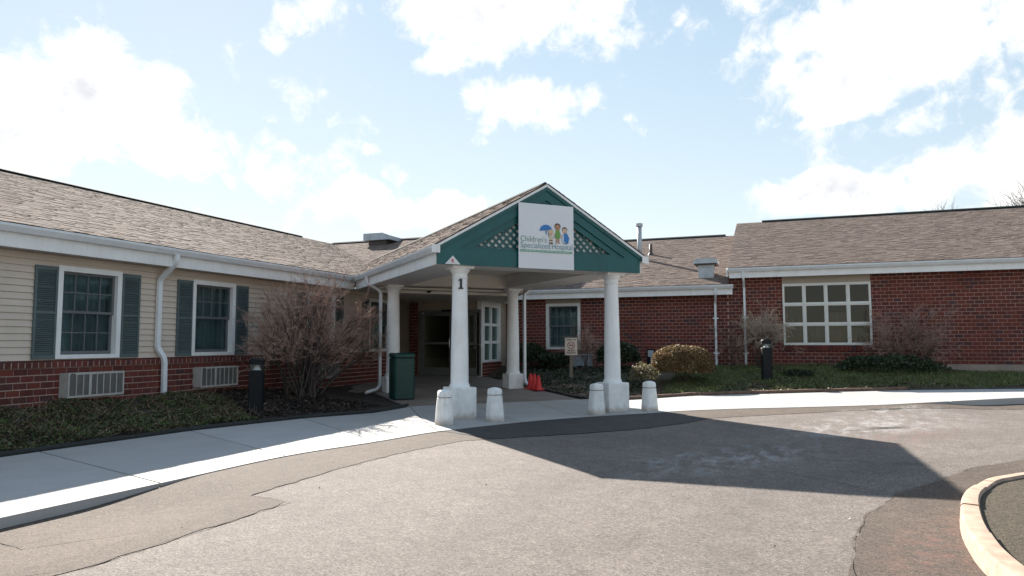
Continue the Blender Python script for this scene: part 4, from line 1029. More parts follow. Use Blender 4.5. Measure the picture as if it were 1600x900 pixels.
# roof
def croof(sgn):
    q = MB(); slab_plane(q, (sgn*2.16,-0.06,4.30-SL*2.16), (sgn*2.16,DEPTH,4.30-SL*2.16), (0,DEPTH,4.30), (0,-0.06,4.30), 0.035)
    return q
ql, qr = croof(-1), croof(1); ql.add(qr.v, qr.f)
crf = obj('roof', ql, 'shingle', ec)
def keep_c(p):
    x, y = canopy_xy(p.x, p.y); z = p.z
    if p.y < 5.5: return True
    return z > z_left(x)-0.06 and (y < 17.8 or z > z_back(y)-0.06)
ln = math.hypot(2.16, SL*2.16)
shingles(crf, (-2.17,-0.08,4.30-SL*2.17), (0,1,0), (1,0,SL), DEPTH, ln, keep_c, limit=300)
shingles(crf, (2.17,-0.08,4.30-SL*2.17), (0,1,0), (-1,0,SL), DEPTH, ln, keep_c)
obj('ridge_cap', MB().prism([(-0.14,4.25),(0,4.345),(0.14,4.25),(0.14,4.2),(0,4.28),(-0.14,4.2)], 'y', 0.0, 12.9), 'ridge', ec)
# pediment
def rake_piece(zt, zb, y0, y1, x_end, cut):
    """mirror pair of sloping boards between lines z=zt-SL|x| and z=zb-SL|x|, ends cut at z>=cut"""
    q = MB()
    for s_ in (-1, 1):
        xe_b = min(x_end, (zb-cut)/SL)
        poly = [(0, zt), (s_*x_end, zt-SL*x_end), (s_*x_end, max(cut, zb-SL*x_end)), (s_*xe_b, zb-SL*xe_b), (0, zb)]
        q.prism(poly, 'y', y0, y1)
    return q
obj('rake_board', rake_piece(4.235, 3.99, -0.03, 0.02, 2.125, 2.985), 'teal', ec)
obj('rake_moulding', rake_piece(4.2352, 4.17, -0.055, -0.031, 2.13, 2.7), 'teal', ec)
obj('inner_rake_board', rake_piece(3.989, 3.86, 0.0, 0.03, 1.75, 2.975), 'teal', ec)
obj('frieze_board', MB().box(-2.13, 2.08, -0.0302, 0.018, SO, 2.985), 'teal', ec)
obj('ledge_board', MB().box(-1.72, 1.72, -0.002, 0.03, 2.9852, 3.035), 'teal', ec)
obj('backing_panel', MB().prism([(-1.75,2.98),(1.75,2.98),(0,4.0)], 'y', 0.085, 0.10), 'backing', ec)
q = MB()
for s_ in (-1, 1): q.prism([(0,4.285),(s_*2.17,4.285-SL*2.17),(s_*2.17,4.237-SL*2.17),(0,4.237)], 'y', -0.075, 0.03)
obj('drip_edge', q, 'white', ec)
lat = obj('lattice', MB().prism([(-1.6,3.02),(1.6,3.02),(1.6,3.036),(-1.6,3.036)], 'y', 0.035, 0.07), 'teal', ec)
def clip_tri(d, k):
    # line d.x*... : points (x, z) with x - s*z = k inside triangle z>=3.03, z<=3.875-SL*|x|
    pts = []
    for i in range(801):
        z = 3.03+0.85*i/800; x = k+d*(z-3.03)
        if z <= 3.875-SL*abs(x): pts.append((x, z))
    return (pts[0], pts[-1]) if len(pts) > 12 else None
for d, yy in ((1, 0.045), (-1, 0.058)):
    k = -2.4
    while k < 2.4:
        c = clip_tri(d, k)
        if c:
            (xa, za), (xb, zb) = c; w = 0.0185*math.sqrt(2)
            obj('slat', MB().prism([(xa-w,za),(xa+w,za),(xb+w,zb),(xb-w,zb)], 'y', yy, yy+0.011), 'teal', lat)
        k += 0.142
# side fascias and gutters
def side(s_):
    o = 'left' if s_ < 0 else 'right'
    lo, hi = sorted((s_*2.11, s_*2.135))
    obj('fascia_board', MB().box(lo, hi, 0.019, 6.48 if s_ < 0 else 5.6, SO, EZ-0.03), 'white', ec)
    pr = [(s_*(2.136+a), EZ-0.11+b) for a, b in gutter_profile()]
    pr = [(s_*(2.136+a*0.9), EZ-0.125+b) for a, b in gutter_profile()]
    g = obj('gutter', MB().prism(pr, 'y', -0.07, 6.42 if s_ < 0 else 5.6), 'gutter', ec)
    lo, hi = sorted((s_*2.10, s_*2.25)); obj('end_cap', MB().box(lo, hi, -0.095, 0.0-0.08, EZ-0.14, EZ+0.0), 'white', g)
side(-1); side(1)
downspout(ec, [(-2.19,5.05,2.91),(-2.19,5.05,2.76),(-1.86,4.98,2.56),(-1.86,4.98,0.33),(-1.95,4.9,0.24),(-2.25,4.7,0.19)], 0.036, 0.03)
downspout(ec, [(2.19,4.85,2.91),(2.19,4.85,2.80),(1.93,4.95,2.60),(1.93,4.95,0.36),(1.97,4.9,0.26),(2.2,4.8,0.22)], 0.036, 0.03)
def column(lx, c):
    x, y = canopy_xy(lx, c); b = 0.042*min(4.45, max(0, c-0.25)); H = SO; ph = 0.55 if c < 1 else 0.36; pw = 0.235 if c < 1 else 0.205
    o = obj('column', MB().lathe([(0.182,b+ph),(0.185,b+ph+0.025),(0.175,b+ph+0.05),(0.162,b+ph+0.065),(0.160,b+ph+0.11),(0.158,b+1.0),(0.150,b+1.5),(0.141,b+2.0),(0.134,H-0.22)], lx, c, 32), 'column', ec, smooth=True)
    smooth_sharp(o, 50)
    obj('plinth', MB().bbox(lx-pw, lx+pw, c-pw, c+pw, b-0.02, b+ph, 0.012), 'concrete_white', o)
    cap = obj('capital', MB().lathe([(0.134,H-0.22),(0.148,H-0.215),(0.150,H-0.195),(0.136,H-0.188),(0.137,H-0.13),(0.150,H-0.12),(0.178,H-0.075),(0.188,H-0.05),(0.188,H-0.045)], lx, c, 32), 'column', o, smooth=True)
    smooth_sharp(cap, 50)
    obj('abacus', MB().box(lx-0.20, lx+0.20, c-0.20, c+0.20, H-0.045, H-0.002), 'column', o)
    return o
for lx, c in ((-1.6,0.27),(1.6,0.27),(1.52,4.78),(-1.6,4.78)): column(lx, c)

# ------------------------------------------------------------------ signs
def text_obj(s_, size, mat, parent, loc, rot, name='lettering', width=None, bold=0.0, depth=0.0008, align='LEFT'):
    cu = bpy.data.curves.new('t', 'FONT'); cu.body = s_; cu.size = size; cu.extrude = depth; cu.offset = bold; cu.align_x = align; cu.resolution_u = 3
    to = bpy.data.objects.new('t', cu); COL.objects.link(to); bpy.context.view_layer.update()
    me = bpy.data.meshes.new_from_object(to.evaluated_get(bpy.context.evaluated_depsgraph_get()))
    bpy.data.objects.remove(to); me.materials.clear(); me.materials.append(M[mat]); me.name = name
    xs = [v.co.x for v in me.vertices]
    o = bpy.data.objects.new(name, me); link(o, parent); o.location = loc; o.rotation_euler = rot
    if width: o.scale.x = width/(max(xs)-min(xs))
    return o
def disc(mb, cx, cz, rx, rz, y, n=20, a0=0, a1=2*math.pi):
    pts = [(cx+rx*math.cos(a0+(a1-a0)*k/n), cz+rz*math.sin(a0+(a1-a0)*k/n)) for k in range(n+(0 if abs(a1-a0-2*math.pi) < 1e-6 else 1))]
    return mb.prism(pts, 'y', y, y+0.0012)
bn = thing('banner', 'white hospital banner with green lettering and drawn children, hung on the teal pediment', 'banner', (*canopy_xy(-0.022,-0.07), 2.69), R(45))
# sheet with slight sag
mb = MB(); nx, nz = 16, 16
for i in range(nx+1):
    for j in range(nz+1):
        u, v = i/nx-0.5, j/nz; x, z = u*1.148, v*1.205
        mb.v.append((x, -0.012-0.010*math.sin(math.pi*(u+0.5))*math.sin(math.pi*v)+0.004*math.sin(9*u+3*v), z))
n1 = len(mb.v); mb.v += [(x, y+0.004, z) for x, y, z in mb.v]
f0 = [(i*(nz+1)+j, (i+1)*(nz+1)+j, (i+1)*(nz+1)+j+1, i*(nz+1)+j+1) for i in range(nx) for j in range(nz)]
mb.f = f0+[tuple(n1+k for k in reversed(f)) for f in f0]
per = [j for j in range(nz+1)]+[i*(nz+1)+nz for i in range(1, nx+1)]+[nx*(nz+1)+j for j in range(nz-1, -1, -1)]+[i*(nz+1) for i in range(nx-1, 0, -1)]
mb.f += [(per[k], per[(k+1) % len(per)], n1+per[(k+1) % len(per)], n1+per[k]) for k in range(len(per))]
obj('sheet', mb, 'banner', bn, smooth=False)
YB = -0.0275
text_obj("Children's", 0.155, 'ink_green', bn, (-0.545, YB, 0.49), (R(90), 0, 0), width=0.53, bold=-0.0015)
text_obj("Specialized", 0.155, 'ink_teal', bn, (-0.545, YB, 0.375), (R(90), 0, 0), width=0.60, bold=-0.0015)
text_obj("Hospital", 0.155, 'ink_teal', bn, (0.095, YB, 0.375), (R(90), 0, 0), width=0.435, bold=-0.0015)
bar = obj('green_bar', MB().box(-0.545, 0.53, YB, YB+0.004, 0.305, 0.342), 'bar_green', bn)
mb = MB(); x = -0.53
while x < 0.50:
    w_ = random.uniform(0.03, 0.085); mb.box(x, min(x+w_, 0.515), YB-0.001, YB, 0.318, 0.329); x += w_+0.014
obj('small_print', mb, 'ink_pale', bar)
em = obj('emblem', disc(disc(MB(), 0.0, 0.72, 0.13, 0.11, YB+0.001, 18, 0.12, math.pi-0.05), 0.0, 0.735, 0.012, 0.10, YB+0.0005, 10), 'ink_blue', bn)
em.rotation_euler = (0, R(-8), 0); em.location = (0.08, 0, 0.0)
def ebit(name, mb, mat): return obj(name, mb, mat, bn)
ebit('umbrella_handle', MB().prism([(0.035,0.60),(0.042,0.60),(0.018,0.76),(0.011,0.76)], 'y', YB, YB+0.0012), 'ink_black')
kid = [(0.085,0.685,0.050,'skin_light','ink_cream'),(0.225,0.79,0.058,'skin_mid','hair'),(0.375,0.735,0.050,'skin_light','hair')]
for cx, cz, r_, sk, hr in kid:
    ebit('hair', disc(MB(), cx, cz+0.014, r_*1.12, r_*1.1, YB+0.002), hr); ebit('face', disc(MB(), cx, cz-0.006, r_*0.95, r_*0.95, YB+0.0005), sk)
    ebit('mouth', disc(MB(), cx, cz-0.03, r_*0.35, 0.006, YB-0.0008), 'ink_red')
ebit('body', MB().prism([(0.045,0.49),(0.125,0.49),(0.115,0.64),(0.055,0.64)], 'y', YB+0.001, YB+0.0022), 'ink_cream')
ebit('body', MB().prism([(0.17,0.58),(0.28,0.58),(0.265,0.735),(0.185,0.735)], 'y', YB+0.001, YB+0.0022), 'shirt_green')
ebit('legs', MB().prism([(0.185,0.485),(0.215,0.485),(0.222,0.58),(0.19,0.58)], 'y', YB+0.001, YB+0.0022).prism([(0.235,0.485),(0.265,0.485),(0.26,0.58),(0.228,0.58)], 'y', YB+0.001, YB+0.0022), 'skin_mid')
ebit('arms', MB().prism([(0.13,0.58),(0.18,0.70),(0.19,0.69),(0.145,0.575)], 'y', YB+0.0005, YB+0.0017).prism([(0.32,0.585),(0.275,0.70),(0.265,0.69),(0.305,0.58)], 'y', YB+0.0005, YB+0.0017), 'skin_mid')
ebit('shoes', disc(disc(MB(), 0.085, 0.485, 0.045, 0.014, YB), 0.085, 0.525, 0.04, 0.022, YB, 16, 0, math.pi), 'ink_brown')
ebit('wheelchair', disc(MB(), 0.385, 0.575, 0.082, 0.095, YB+0.0018), 'ink_black'); ebit('wheel', disc(MB(), 0.375, 0.575, 0.07, 0.083, YB+0.0006), 'ink_pale')
ebit('body', MB().prism([(0.355,0.52),(0.45,0.49),(0.47,0.60),(0.42,0.69),(0.36,0.68)], 'y', YB-0.0008, YB+0.0004), 'ink_blue')
ts = thing('triangle_sign', 'small white triangle sign with a red letter R at the lower left of the pediment', 'sign', (*canopy_xy(-1.848,-0.035), 2.705), R(45))
obj('plate', MB().prism([(-0.145,0),(0.145,0),(0,0.152)], 'y', -0.006, 0.0), 'tag_white', ts)
text_obj('R', 0.088, 'ink_red', ts, (-0.029, -0.0075, 0.028), (R(90), 0, 0), bold=0.002)
hn = thing('house_number', 'black numeral 1 fixed high on the front left column', 'number', (*canopy_xy(-1.6,0.27), 2.29), R(45))
mb = MB()
pts = [(-0.055,0),(0.06,0),(0.06,0.018),(0.03,0.026),(0.03,0.20),(-0.012,0.20),(-0.055,0.172),(-0.05,0.158),(-0.016,0.168),(-0.016,0.026),(-0.055,0.018)]
mb.prism([(a*0.8, b*0.9) for a, b in pts], 'y', -0.162, -0.128)
nn = obj('numeral', mb, 'ink_black', hn); nn.rotation_euler = (0, 0, R(-15))

# ------------------------------------------------------------------ street furniture
def concrete_bollard(x, y, label, s=1.0, tilt=0.0):
    z = walk_z(x, y)
    t = thing('concrete_bollard', label, 'bollard', (x, y, z), R(45), 'white concrete bollards at the canopy')
    t.rotation_euler = (R(tilt), R(tilt*0.6), R(45))
    b = obj('body', MB().lathe([(0.136*s,-0.01),(0.136*s,0.01),(0.118*s,0.30),(0.108*s,0.43),(0.100*s,0.437)], 0, 0, 32, 5), 'concrete_white', t, smooth=True); smooth_sharp(b, 40)
    obj('groove', MB().lathe([(0.097*s,0.435),(0.097*s,0.452)], 0, 0, 32, 5), 'foundation', t)
    c = obj('cap', MB().lathe([(0.100*s,0.449),(0.107*s,0.455),(0.104*s,0.53),(0.085*s,0.555),(0.03*s,0.572),(0.004,0.575)], 0, 0, 32, 5), 'concrete_white', t, smooth=True); smooth_sharp(c, 40)
concrete_bollard(-5.12, 10.58, 'white concrete bollard just left of the column with the numeral', 1.0, 0.6)
concrete_bollard(-4.52, 11.32, 'white concrete bollard just right of the column with the numeral', 1.02, -0.4)
concrete_bollard(-3.16, 13.02, 'white concrete bollard pressed against the left of the front right column', 1.0, 0.5)
concrete_bollard(-2.33, 13.98, 'white concrete bollard standing alone right of the front right column', 1.0, -0.5)
def bollard_light(x, y, z, label, rot):
    t = thing('bollard_light', label, 'bollard light', (x, y, z), rot, 'black bollard lights in the beds')
    w = 0.115
    obj('post', MB().bbox(-w, w, -w, w, -0.1, 0.84, 0.012), 'black', t)
    obj('lens', MB().box(-w+0.012, w-0.012, -w+0.012, w-0.012, 0.84, 0.94), 'lens', t)
    obj('reflector', MB().lathe([(0.08,0.842),(0.06,0.865),(0.026,0.93),(0.018,0.938)], 0, 0, 16), 'tag_white', t, smooth=True)
    for sx in (-1, 1):
        for sy in (-1, 1): obj('corner_post', MB().box(sx*(w-0.012)-0.006, sx*(w-0.012)+0.006, sy*(w-0.012)-0.006, sy*(w-0.012)+0.006, 0.841, 0.939), 'black', t)
    obj('cap', MB().bbox(-w, w, -w, w, 0.94, 1.05, 0.03), 'black', t)
bollard_light(-8.62, 10.22, 0.02, 'black square light post at the bed edge beside the left sidewalk', R(28))
bollard_light(-0.22, 19.25, bed_right_z(-0.22, 19.25), 'black square light post in the right bed in front of the bare vase-shaped shrub', R(12))
tb = thing('trash_bin', 'dark green square litter bin beside the rear left column', 'bin', (*canopy_xy(-1.79, 3.33), 0.042*3.08), R(45))
smooth_sharp(obj('body', MB().bbox(-0.225, 0.225, -0.24, 0.24, 0.02, 0.90, 0.03), 'bin', tb), 30)
obj('lid', (lambda q: q.bbox(-0.235, 0.235, -0.25, 0.25, 0.90, 0.99, 0.035))(MB()), 'bin', tb)
obj('base', MB().box(-0.21, 0.21, -0.22, 0.22, 0.0, 0.0199), 'black', tb)
obj('door_panel', MB().bbox(-0.17, 0.17, -0.246, -0.2401, 0.08, 0.84, 0.003), 'bin', tb)
obj('hinge_strip', MB().box(0.185, 0.195, -0.246, -0.2402, 0.06, 0.86), 'bin', tb)
def cone(x, y, label, tilt=0.0, h=0.36):
    z = 0.18; t = thing('traffic_cone', label, 'traffic cone', (x, y, z), R(random.uniform(0, 90)), 'traffic cones beside the rear right column')
    obj('base', MB().bbox(-0.118, 0.118, -0.118, 0.118, 0.0, 0.025, 0.012), 'cone', t)
    o = obj('body', MB().lathe([(0.092,0.025),(0.088,0.04),(0.032,h),(0.026,h+0.012),(0.018,h+0.012)], 0, 0, 24), 'cone', t, smooth=True); smooth_sharp(o, 40)
    obj('collar', MB().lathe([(0.050,0.22),(0.052,0.222),(0.046,0.25),(0.044,0.25)], 0, 0, 24), 'cone', t)
cx0, cy0 = canopy_xy(1.72, 4.25)
cone(*canopy_xy(1.84, 4.42), 'red traffic cone at the back of the row of three, nearest the downspout')
cone(*canopy_xy(1.82, 4.17), 'middle one of the three red traffic cones')
cone(*canopy_xy(1.80, 3.90), 'red traffic cone at the front of the row of three, beside the bed', h=0.34)
ns = thing('no_smoking_sign', 'cream no smoking sign on a weathered wooden post in the bed', 'sign', (-5.2, 18.6, bed_right_z(-5.2, 18.6)), R(18))
zb = 0.99-bed_right_z(-5.2, 18.6)
obj('post', MB().bbox(-0.045, 0.045, -0.01, 0.08, -0.15, zb+0.1, 0.006), 'wood', ns)
obj('panel', MB().bbox(-0.168, 0.168, -0.024, -0.0105, zb, zb+0.47, 0.006), 'sign_panel', ns)
YS = -0.0262
text_obj('THANK', 0.055, 'ink_black', ns, (-0.125, YS, zb+0.40), (R(90), 0, 0), width=0.145, bold=0.0015)
text_obj('YOU', 0.055, 'ink_black', ns, (0.045, YS, zb+0.40), (R(90), 0, 0), width=0.085, bold=0.0015)
text_obj('SMOKING', 0.055, 'ink_black', ns, (0, YS, zb+0.105), (R(90), 0, 0), width=0.19, bold=0.0015, align='CENTER')
text_obj('PROHIBITED', 0.055, 'ink_black', ns, (0, YS, zb+0.045), (R(90), 0, 0), width=0.24, bold=0.001, align='CENTER')
mb = MB(); n = 28
for k in range(n):
    a, b = 2*math.pi*k/n, 2*math.pi*(k+1)/n
    mb.prism([(0.098*math.cos(a), zb+0.265+0.098*math.sin(a)), (0.098*math.cos(b), zb+0.265+0.098*math.sin(b)), (0.083*math.cos(b), zb+0.265+0.083*math.sin(b)), (0.083*math.cos(a), zb+0.265+0.083*math.sin(a))], 'y', YS, YS+0.0015)
pg = obj('prohibition_ring', mb, 'ink_black', ns)
obj('slash', MB().prism([(-0.066,zb+0.32),(-0.056,zb+0.33),(0.066,zb+0.21),(0.056,zb+0.20)], 'y', YS-0.0005, YS+0.0012), 'ink_red', ns)
obj('cigarette', MB().prism([(-0.06,zb+0.25),(0.05,zb+0.25),(0.05,zb+0.27),(-0.06,zb+0.27)], 'y', YS, YS+0.0015).prism([(0.03,zb+0.275),(0.04,zb+0.275),(0.025,zb+0.315),(0.015,zb+0.315)], 'y', YS, YS+0.0015), 'ink_black', ns)
# service boxes on the wall
eb1 = thing('electrical_box', 'small grey outdoor socket box on the brick wall left of the tan shrub', 'electrical box', (-3.62, 22.1, 0.72))
obj('cover', MB().bbox(-0.09, 0.09, -0.05, 0.05, 0.16, 0.36, 0.01), 'galv', eb1); obj('mount', MB().box(-0.12, 0.12, 0.0, 0.049, -0.15, 0.40), 'black', eb1); obj('conduit', MB().tube([(0,0,0.16),(0,0,-0.3)], 0.02, 8), 'galv', eb1)
uc = thing('utility_cabinet', 'grey utility cabinet against the brick wall behind the no smoking sign', 'cabinet', (-5.75, 21.5, 0.42))
obj('body', MB().bbox(-0.36, 0.38, -0.2, 0.2, -0.1, 0.50, 0.02), 'galv', uc); obj('lid', MB().bbox(-0.38, 0.40, -0.22, 0.22, 0.50, 0.55, 0.015), 'galv', uc); obj('panel', MB().box(-0.28, 0.30, -0.206, -0.2005, 0.0, 0.42), 'galv_blue', uc)

# ------------------------------------------------------------------ things on the roofs
def mid_roof_z(y): return 3.04+PITCHR*(y-21.72)
rv = thing('exhaust_hood', 'grey mushroom exhaust hood near the eave of the lower brick wing roof', 'roof vent', (-1.95, 22.75, mid_roof_z(22.75)))
obj('curb', MB().box(-0.23, 0.23, -0.23, 0.23, -0.15, 0.36), 'galv', rv); obj('flange', MB().box(-0.25, 0.25, -0.25, 0.25, 0.26, 0.285), 'galv', rv)
obj('hood', MB().prism([(-0.37,0.38),(-0.37,0.45),(-0.27,0.54),(0.27,0.54),(0.37,0.45),(0.37,0.38)], 'y', -0.36, 0.36), 'galv', rv); obj('baffle', MB().box(-0.33, 0.33, -0.33, 0.33, 0.34, 0.379), 'dark', rv)
vp = thing('vent_pipe', 'tall grey flue pipe on the roof just right of the pediment', 'vent pipe', (-4.55, 25.7, mid_roof_z(25.7)))
obj('pipe', MB().lathe([(0.085,-0.2),(0.085,1.22)], 0, 0, 16), 'galv', vp, smooth=True); obj('cap', MB().lathe([(0.085,1.2),(0.125,1.21),(0.125,1.32),(0.06,1.345)], 0, 0, 16), 'galv', vp); obj('boot', MB().lathe([(0.2,-0.1),(0.10,0.10),(0.086,0.14)], 0, 0, 16), 'galv', vp)
vp = thing('vent_pipe', 'short dark brown vent pipe on the roof beside the tall grey flue', 'vent pipe', (-4.26, 26.4, mid_roof_z(26.4)))
obj('pipe', MB().lathe([(0.055,-0.2),(0.055,0.40),(0.04,0.40),(0.04,0.36)], 0, 0, 12), 'dark', vp, smooth=True); obj('boot', MB().lathe([(0.14,-0.06),(0.075,0.07),(0.056,0.09)], 0, 0, 12), 'dark', vp)
bv = thing('roof_vent', 'pale boxy metal vent near the far ridge behind the canopy roof', 'roof vent', (-14.85, 24.85, z_back(24.85)))
obj('curb', MB().box(-0.40, 0.42, -0.38, 0.40, -0.3, 0.10), 'dark', bv)
obj('hood', MB().add([(-0.58,-0.5,0.08),(0.62,-0.5,0.08),(0.62,0.5,0.08),(-0.58,0.5,0.08),(-0.58,-0.5,0.36),(0.30,-0.5,0.36),(0.30,0.5,0.36),(-0.58,0.5,0.36),(0.62,-0.5,0.24),(0.62,0.5,0.24)], [(3,2,1,0),(4,5,6,7),(0,1,8,5,4),(3,7,6,9,2),(0,4,7,3),(1,2,9,8),(5,8,9,6)]), 'galv_blue', bv)

# ------------------------------------------------------------------ bed edging
def ribbon(name, label, pts, h, th, mat, zf):
    P = []
    for a, b in zip(pts[:-1], pts[1:]): P += ray_uniform(a, b, max(2, int(math.hypot(b[0]-a[0], b[1]-a[1])/0.25)))
    P.append(pts[-1])
    return tag(obj(name, MB().tube([(x, y, zf(x, y)+h/2-0.015+random.uniform(-.006, .006)) for x, y in P], 0.02, sq=(h/2, th/2)), mat), label, 'edging')
inset = lambda pl, d: [(x-d, y+d*0.2) for x, y in pl]
ribbon('bed_edging', 'black strip edging between the left sidewalk and the planting bed', inset(LEDGE[:-1], 0.035)+[(-6.9,12.62)], 0.075, 0.03, 'edging', walk_z)
ribbon('bed_edging', 'low brown timber edging along the right sidewalk bed', [(x-0.02, y+0.05) for x, y in REDGE[4:9]], 0.085, 0.07, 'timber', walk_z)
ribbon('bed_edging', 'dark edging strip along the paving beside the traffic cones', [canopy_xy(2.0,6.5), canopy_xy(2.0,4.0), canopy_xy(2.0,2.2), (-3.5,16.0), (-3.3,16.2)], 0.06, 0.03, 'edging', walk_z)

# ------------------------------------------------------------------ foliage
def leaves_mesh(P, size, up=0.4, elong=1.6, seed=0):
    """quads at points P (n,3), random orientation"""
    r = np.random.default_rng(seed); n = len(P)
    d = r.normal(size=(n, 3)); d /= np.linalg.norm(d, axis=1)[:, None]
    nn = r.normal(size=(n, 3)); nn[:, 2] = np.abs(nn[:, 2])+up; nn /= np.linalg.norm(nn, axis=1)[:, None]
    b = np.cross(nn, d); b /= np.linalg.norm(b, axis=1)[:, None]+1e-9; a = np.cross(b, nn)
    s_ = size*r.uniform(0.55, 1.35, n)[:, None]; a = a*s_*elong/2; b = b*s_/2
    V = np.stack([P-a, P+b*0.9-a*0.1, P+a, P-b*0.9-a*0.1], 1).reshape(-1, 3)
    F = np.arange(4*n).reshape(-1, 4)
    return V, F
def np_obj(name, V, F, mat, parent=None, kind=None):
    me = bpy.data.meshes.new(name); k = F.shape[1]
    me.vertices.add(len(V)); me.vertices.foreach_set('co', np.asarray(V, dtype=np.float32).ravel())
    me.loops.add(F.size); me.loops.foreach_set('vertex_index', F.ravel().astype(np.int32))
    me.polygons.add(len(F)); me.polygons.foreach_set('loop_start', np.arange(0, F.size, k, dtype=np.int32)); me.polygons.foreach_set('loop_total', np.full(len(F), k, dtype=np.int32))
    me.update(calc_edges=True); me.materials.append(M[mat]); o = bpy.data.objects.new(name, me); link(o, parent)
    if kind: o['kind'] = kind
    return o
def stuff(name, V, F, mat, label, cat):
    o = np_obj(name, V, F, mat, kind='stuff'); return tag(o, label, cat)
def scatter_cover(n, xr, yr, zf, hfun, ok, seed):
    r = np.random.default_rng(seed); out = []
    while len(out) < n:
        x = r.uniform(*xr); y = r.uniform(*yr)
        if not ok(x, y): continue
        h = hfun(x, y)
        if h <= 0.01: continue
        out.append((x, y, zf(x, y)+h*r.uniform(0.15, 1)**0.6))
    return np.array(out)
def in_left(x, y):
    pl = LEDGE
    for (xa, ya), (xb, yb) in zip(pl[:-1], pl[1:]):
        if ya <= y <= yb: return x < xa+(xb-xa)*(y-ya)/(yb-ya)-0.07
    return False
def cover_h(x, y):
    e = 0.075+0.10*hnoise(x, y, 1.9, 1.2)+0.06*hnoise(x, y, 4.5, 2.2)
    return max(0, e*(1-ss(9.8, 10.7, y+0.55*(x+9.4)))*ss(-10.6, -10.2, x))
P = scatter_cover(34000, (-10.35,-8.3), (4.5,11.2), bed_left_z, cover_h, in_left, 11)
V, F = leaves_mesh(P, 0.026, 0.7, 1.5, 1); stuff('groundcover', V, F, 'cover_leaf', 'low tangled green and brown groundcover in the left bed', 'groundcover')
def stems(n, pts_fn, seed, length=(0.1, 0.3), rad=0.002):
    r = np.random.default_rng(seed); mb = MB()
    for k in range(n):
        p = Vector(pts_fn(r)); d = Vector((r.normal(), r.normal(), abs(r.normal())*0.9+0.3)).normalized(); L = r.uniform(*length)
        mb.tube([p, p+d*L*0.5, p+d*L+Vector((r.normal(), r.normal(), 0))*0.02], [rad, rad*0.9, rad*0.6], 3, cap=False)
    return mb
def pt_left(r):
    while True:
        x, y = r.uniform(-10.3, -8.4), r.uniform(5, 10.6)
        if in_left(x, y): return (x, y, bed_left_z(x, y)+0.02)
o = obj('dead_stems', stems(450, pt_left, 5), 'twig', kind='stuff'); tag(o, 'thin dry stems sticking out of the left groundcover', 'stems')
# mulch chips
def chips(n, xr, yr, zf, ok, seed, size=0.035):
    r = np.random.default_rng(seed); out = []
    while len(out) < n:
        x = r.uniform(*xr); y = r.uniform(*yr)
        if ok(x, y): out.append((x, y, zf(x, y)+0.008))
    return leaves_mesh(np.array(out), size, 3.0, 2.2, seed)
V, F = chips(9000, (-10.35,-6.7), (9.3,14.5), bed_left_z, in_left, 21); stuff('mulch', V, F, 'chip', 'dark bark mulch chips around the big bare shrub', 'mulch')
V, F = chips(380, (-10.35,-7.0), (9.3,14.0), bed_left_z, in_left, 22, 0.04); stuff('fallen_leaves', V, F, 'litter', 'few dry leaves lying on the dark mulch', 'leaves')
rr = np.random.default_rng(77); out = []
while len(out) < 170:
    x, y = rr.uniform(-5.4, 4.5), rr.uniform(2.5, 15)
    if x > -5.3+0.0 and (y-9.5) < (x+4.6)*1.05 and rr.random() < (0.25+0.75*math.exp(-abs((y-9.6)-(x+4.6)*1.0)/0.8)): out.append((x, y, road_z(x, y)+0.016))
V, F = leaves_mesh(np.array(out), 0.015, 3.0, 1.6, 9); stuff('debris', V, F, 'litter', 'tiny bits of leaf litter scattered over the asphalt drive', 'debris')
# right bed: ivy-like grass, leaf litter
def in_right(x, y): return y > redge_y(x)+0.12 and y < 22.05 and (x > -4.1 or canopy_z(x, y) < 10 and (x+y)*A-6.02 > 2.12)
def grass_mesh(P, h, seed):
    r = np.random.default_rng(seed); n = len(P); a = r.uniform(0, 2*np.pi, n); w = 0.006*r.uniform(0.7, 1.6, n); L = h*r.uniform(0.5, 1.4, n)
    dx, dy = np.cos(a), np.sin(a); lean = r.normal(size=(n, 2))*0.45
    p0 = P+np.stack([dx*w, dy*w, 0*w], 1); p1 = P-np.stack([dx*w, dy*w, 0*w], 1); p2 = P+np.stack([lean[:, 0]*L, lean[:, 1]*L, L], 1)
    return np.stack([p0, p1, p2], 1).reshape(-1, 3), np.arange(3*n).reshape(-1, 3)
def grass_ok(x, y): return in_right(x, y) and x > -2.6 and hnoise(x, y, 0.9, 5.0) > -0.28-0.3*ss(19, 21, y)
rr = np.random.default_rng(31); out = []
while len(out) < 42000:
    x, y = rr.uniform(-2.6, 8.5), rr.uniform(17.2, 22.1)
    if grass_ok(x, y) and y > redge_y(x)+0.45: out.append((x, y, bed_right_z(x, y)-0.005))
V, F = grass_mesh(np.array(out), 0.10, 3); stuff('grass', V, F, 'grass', 'rough green grass growing in the bed below the brick walls', 'grass')
P = scatter_cover(17000, (-2.4,8.0), (17.6,22.1), bed_right_z, lambda x, y: max(0, 0.05+0.10*hnoise(x, y, 1.1, 9.0)), in_right, 12)
V, F = leaves_mesh(P, 0.04, 0.5, 1.5, 2); stuff('groundcover', V, F, 'cover_leaf', 'mixed leafy groundcover in the bed along the right sidewalk', 'groundcover')
V, F = chips(5200, (-8.2,3.0), (14.0,21.0), bed_right_z, lambda x, y: in_right(x, y) and y < redge_y(x)+1.5, 23, 0.045); stuff('fallen_leaves', V, F, 'litter', 'tan fallen leaves along the front of the right bed', 'leaves')
P = scatter_cover(6000, (-8.0,-3.2), (16.0,22.0), bed_right_z, lambda x, y: max(0, 0.05+0.14*hnoise(x, y, 1.3, 4.0)), in_right, 13)
V, F = leaves_mesh(P, 0.045, 0.5, 1.7, 4); stuff('groundcover', V, F, 'evergreen', 'dark low groundcover around the no smoking sign post', 'groundcover')

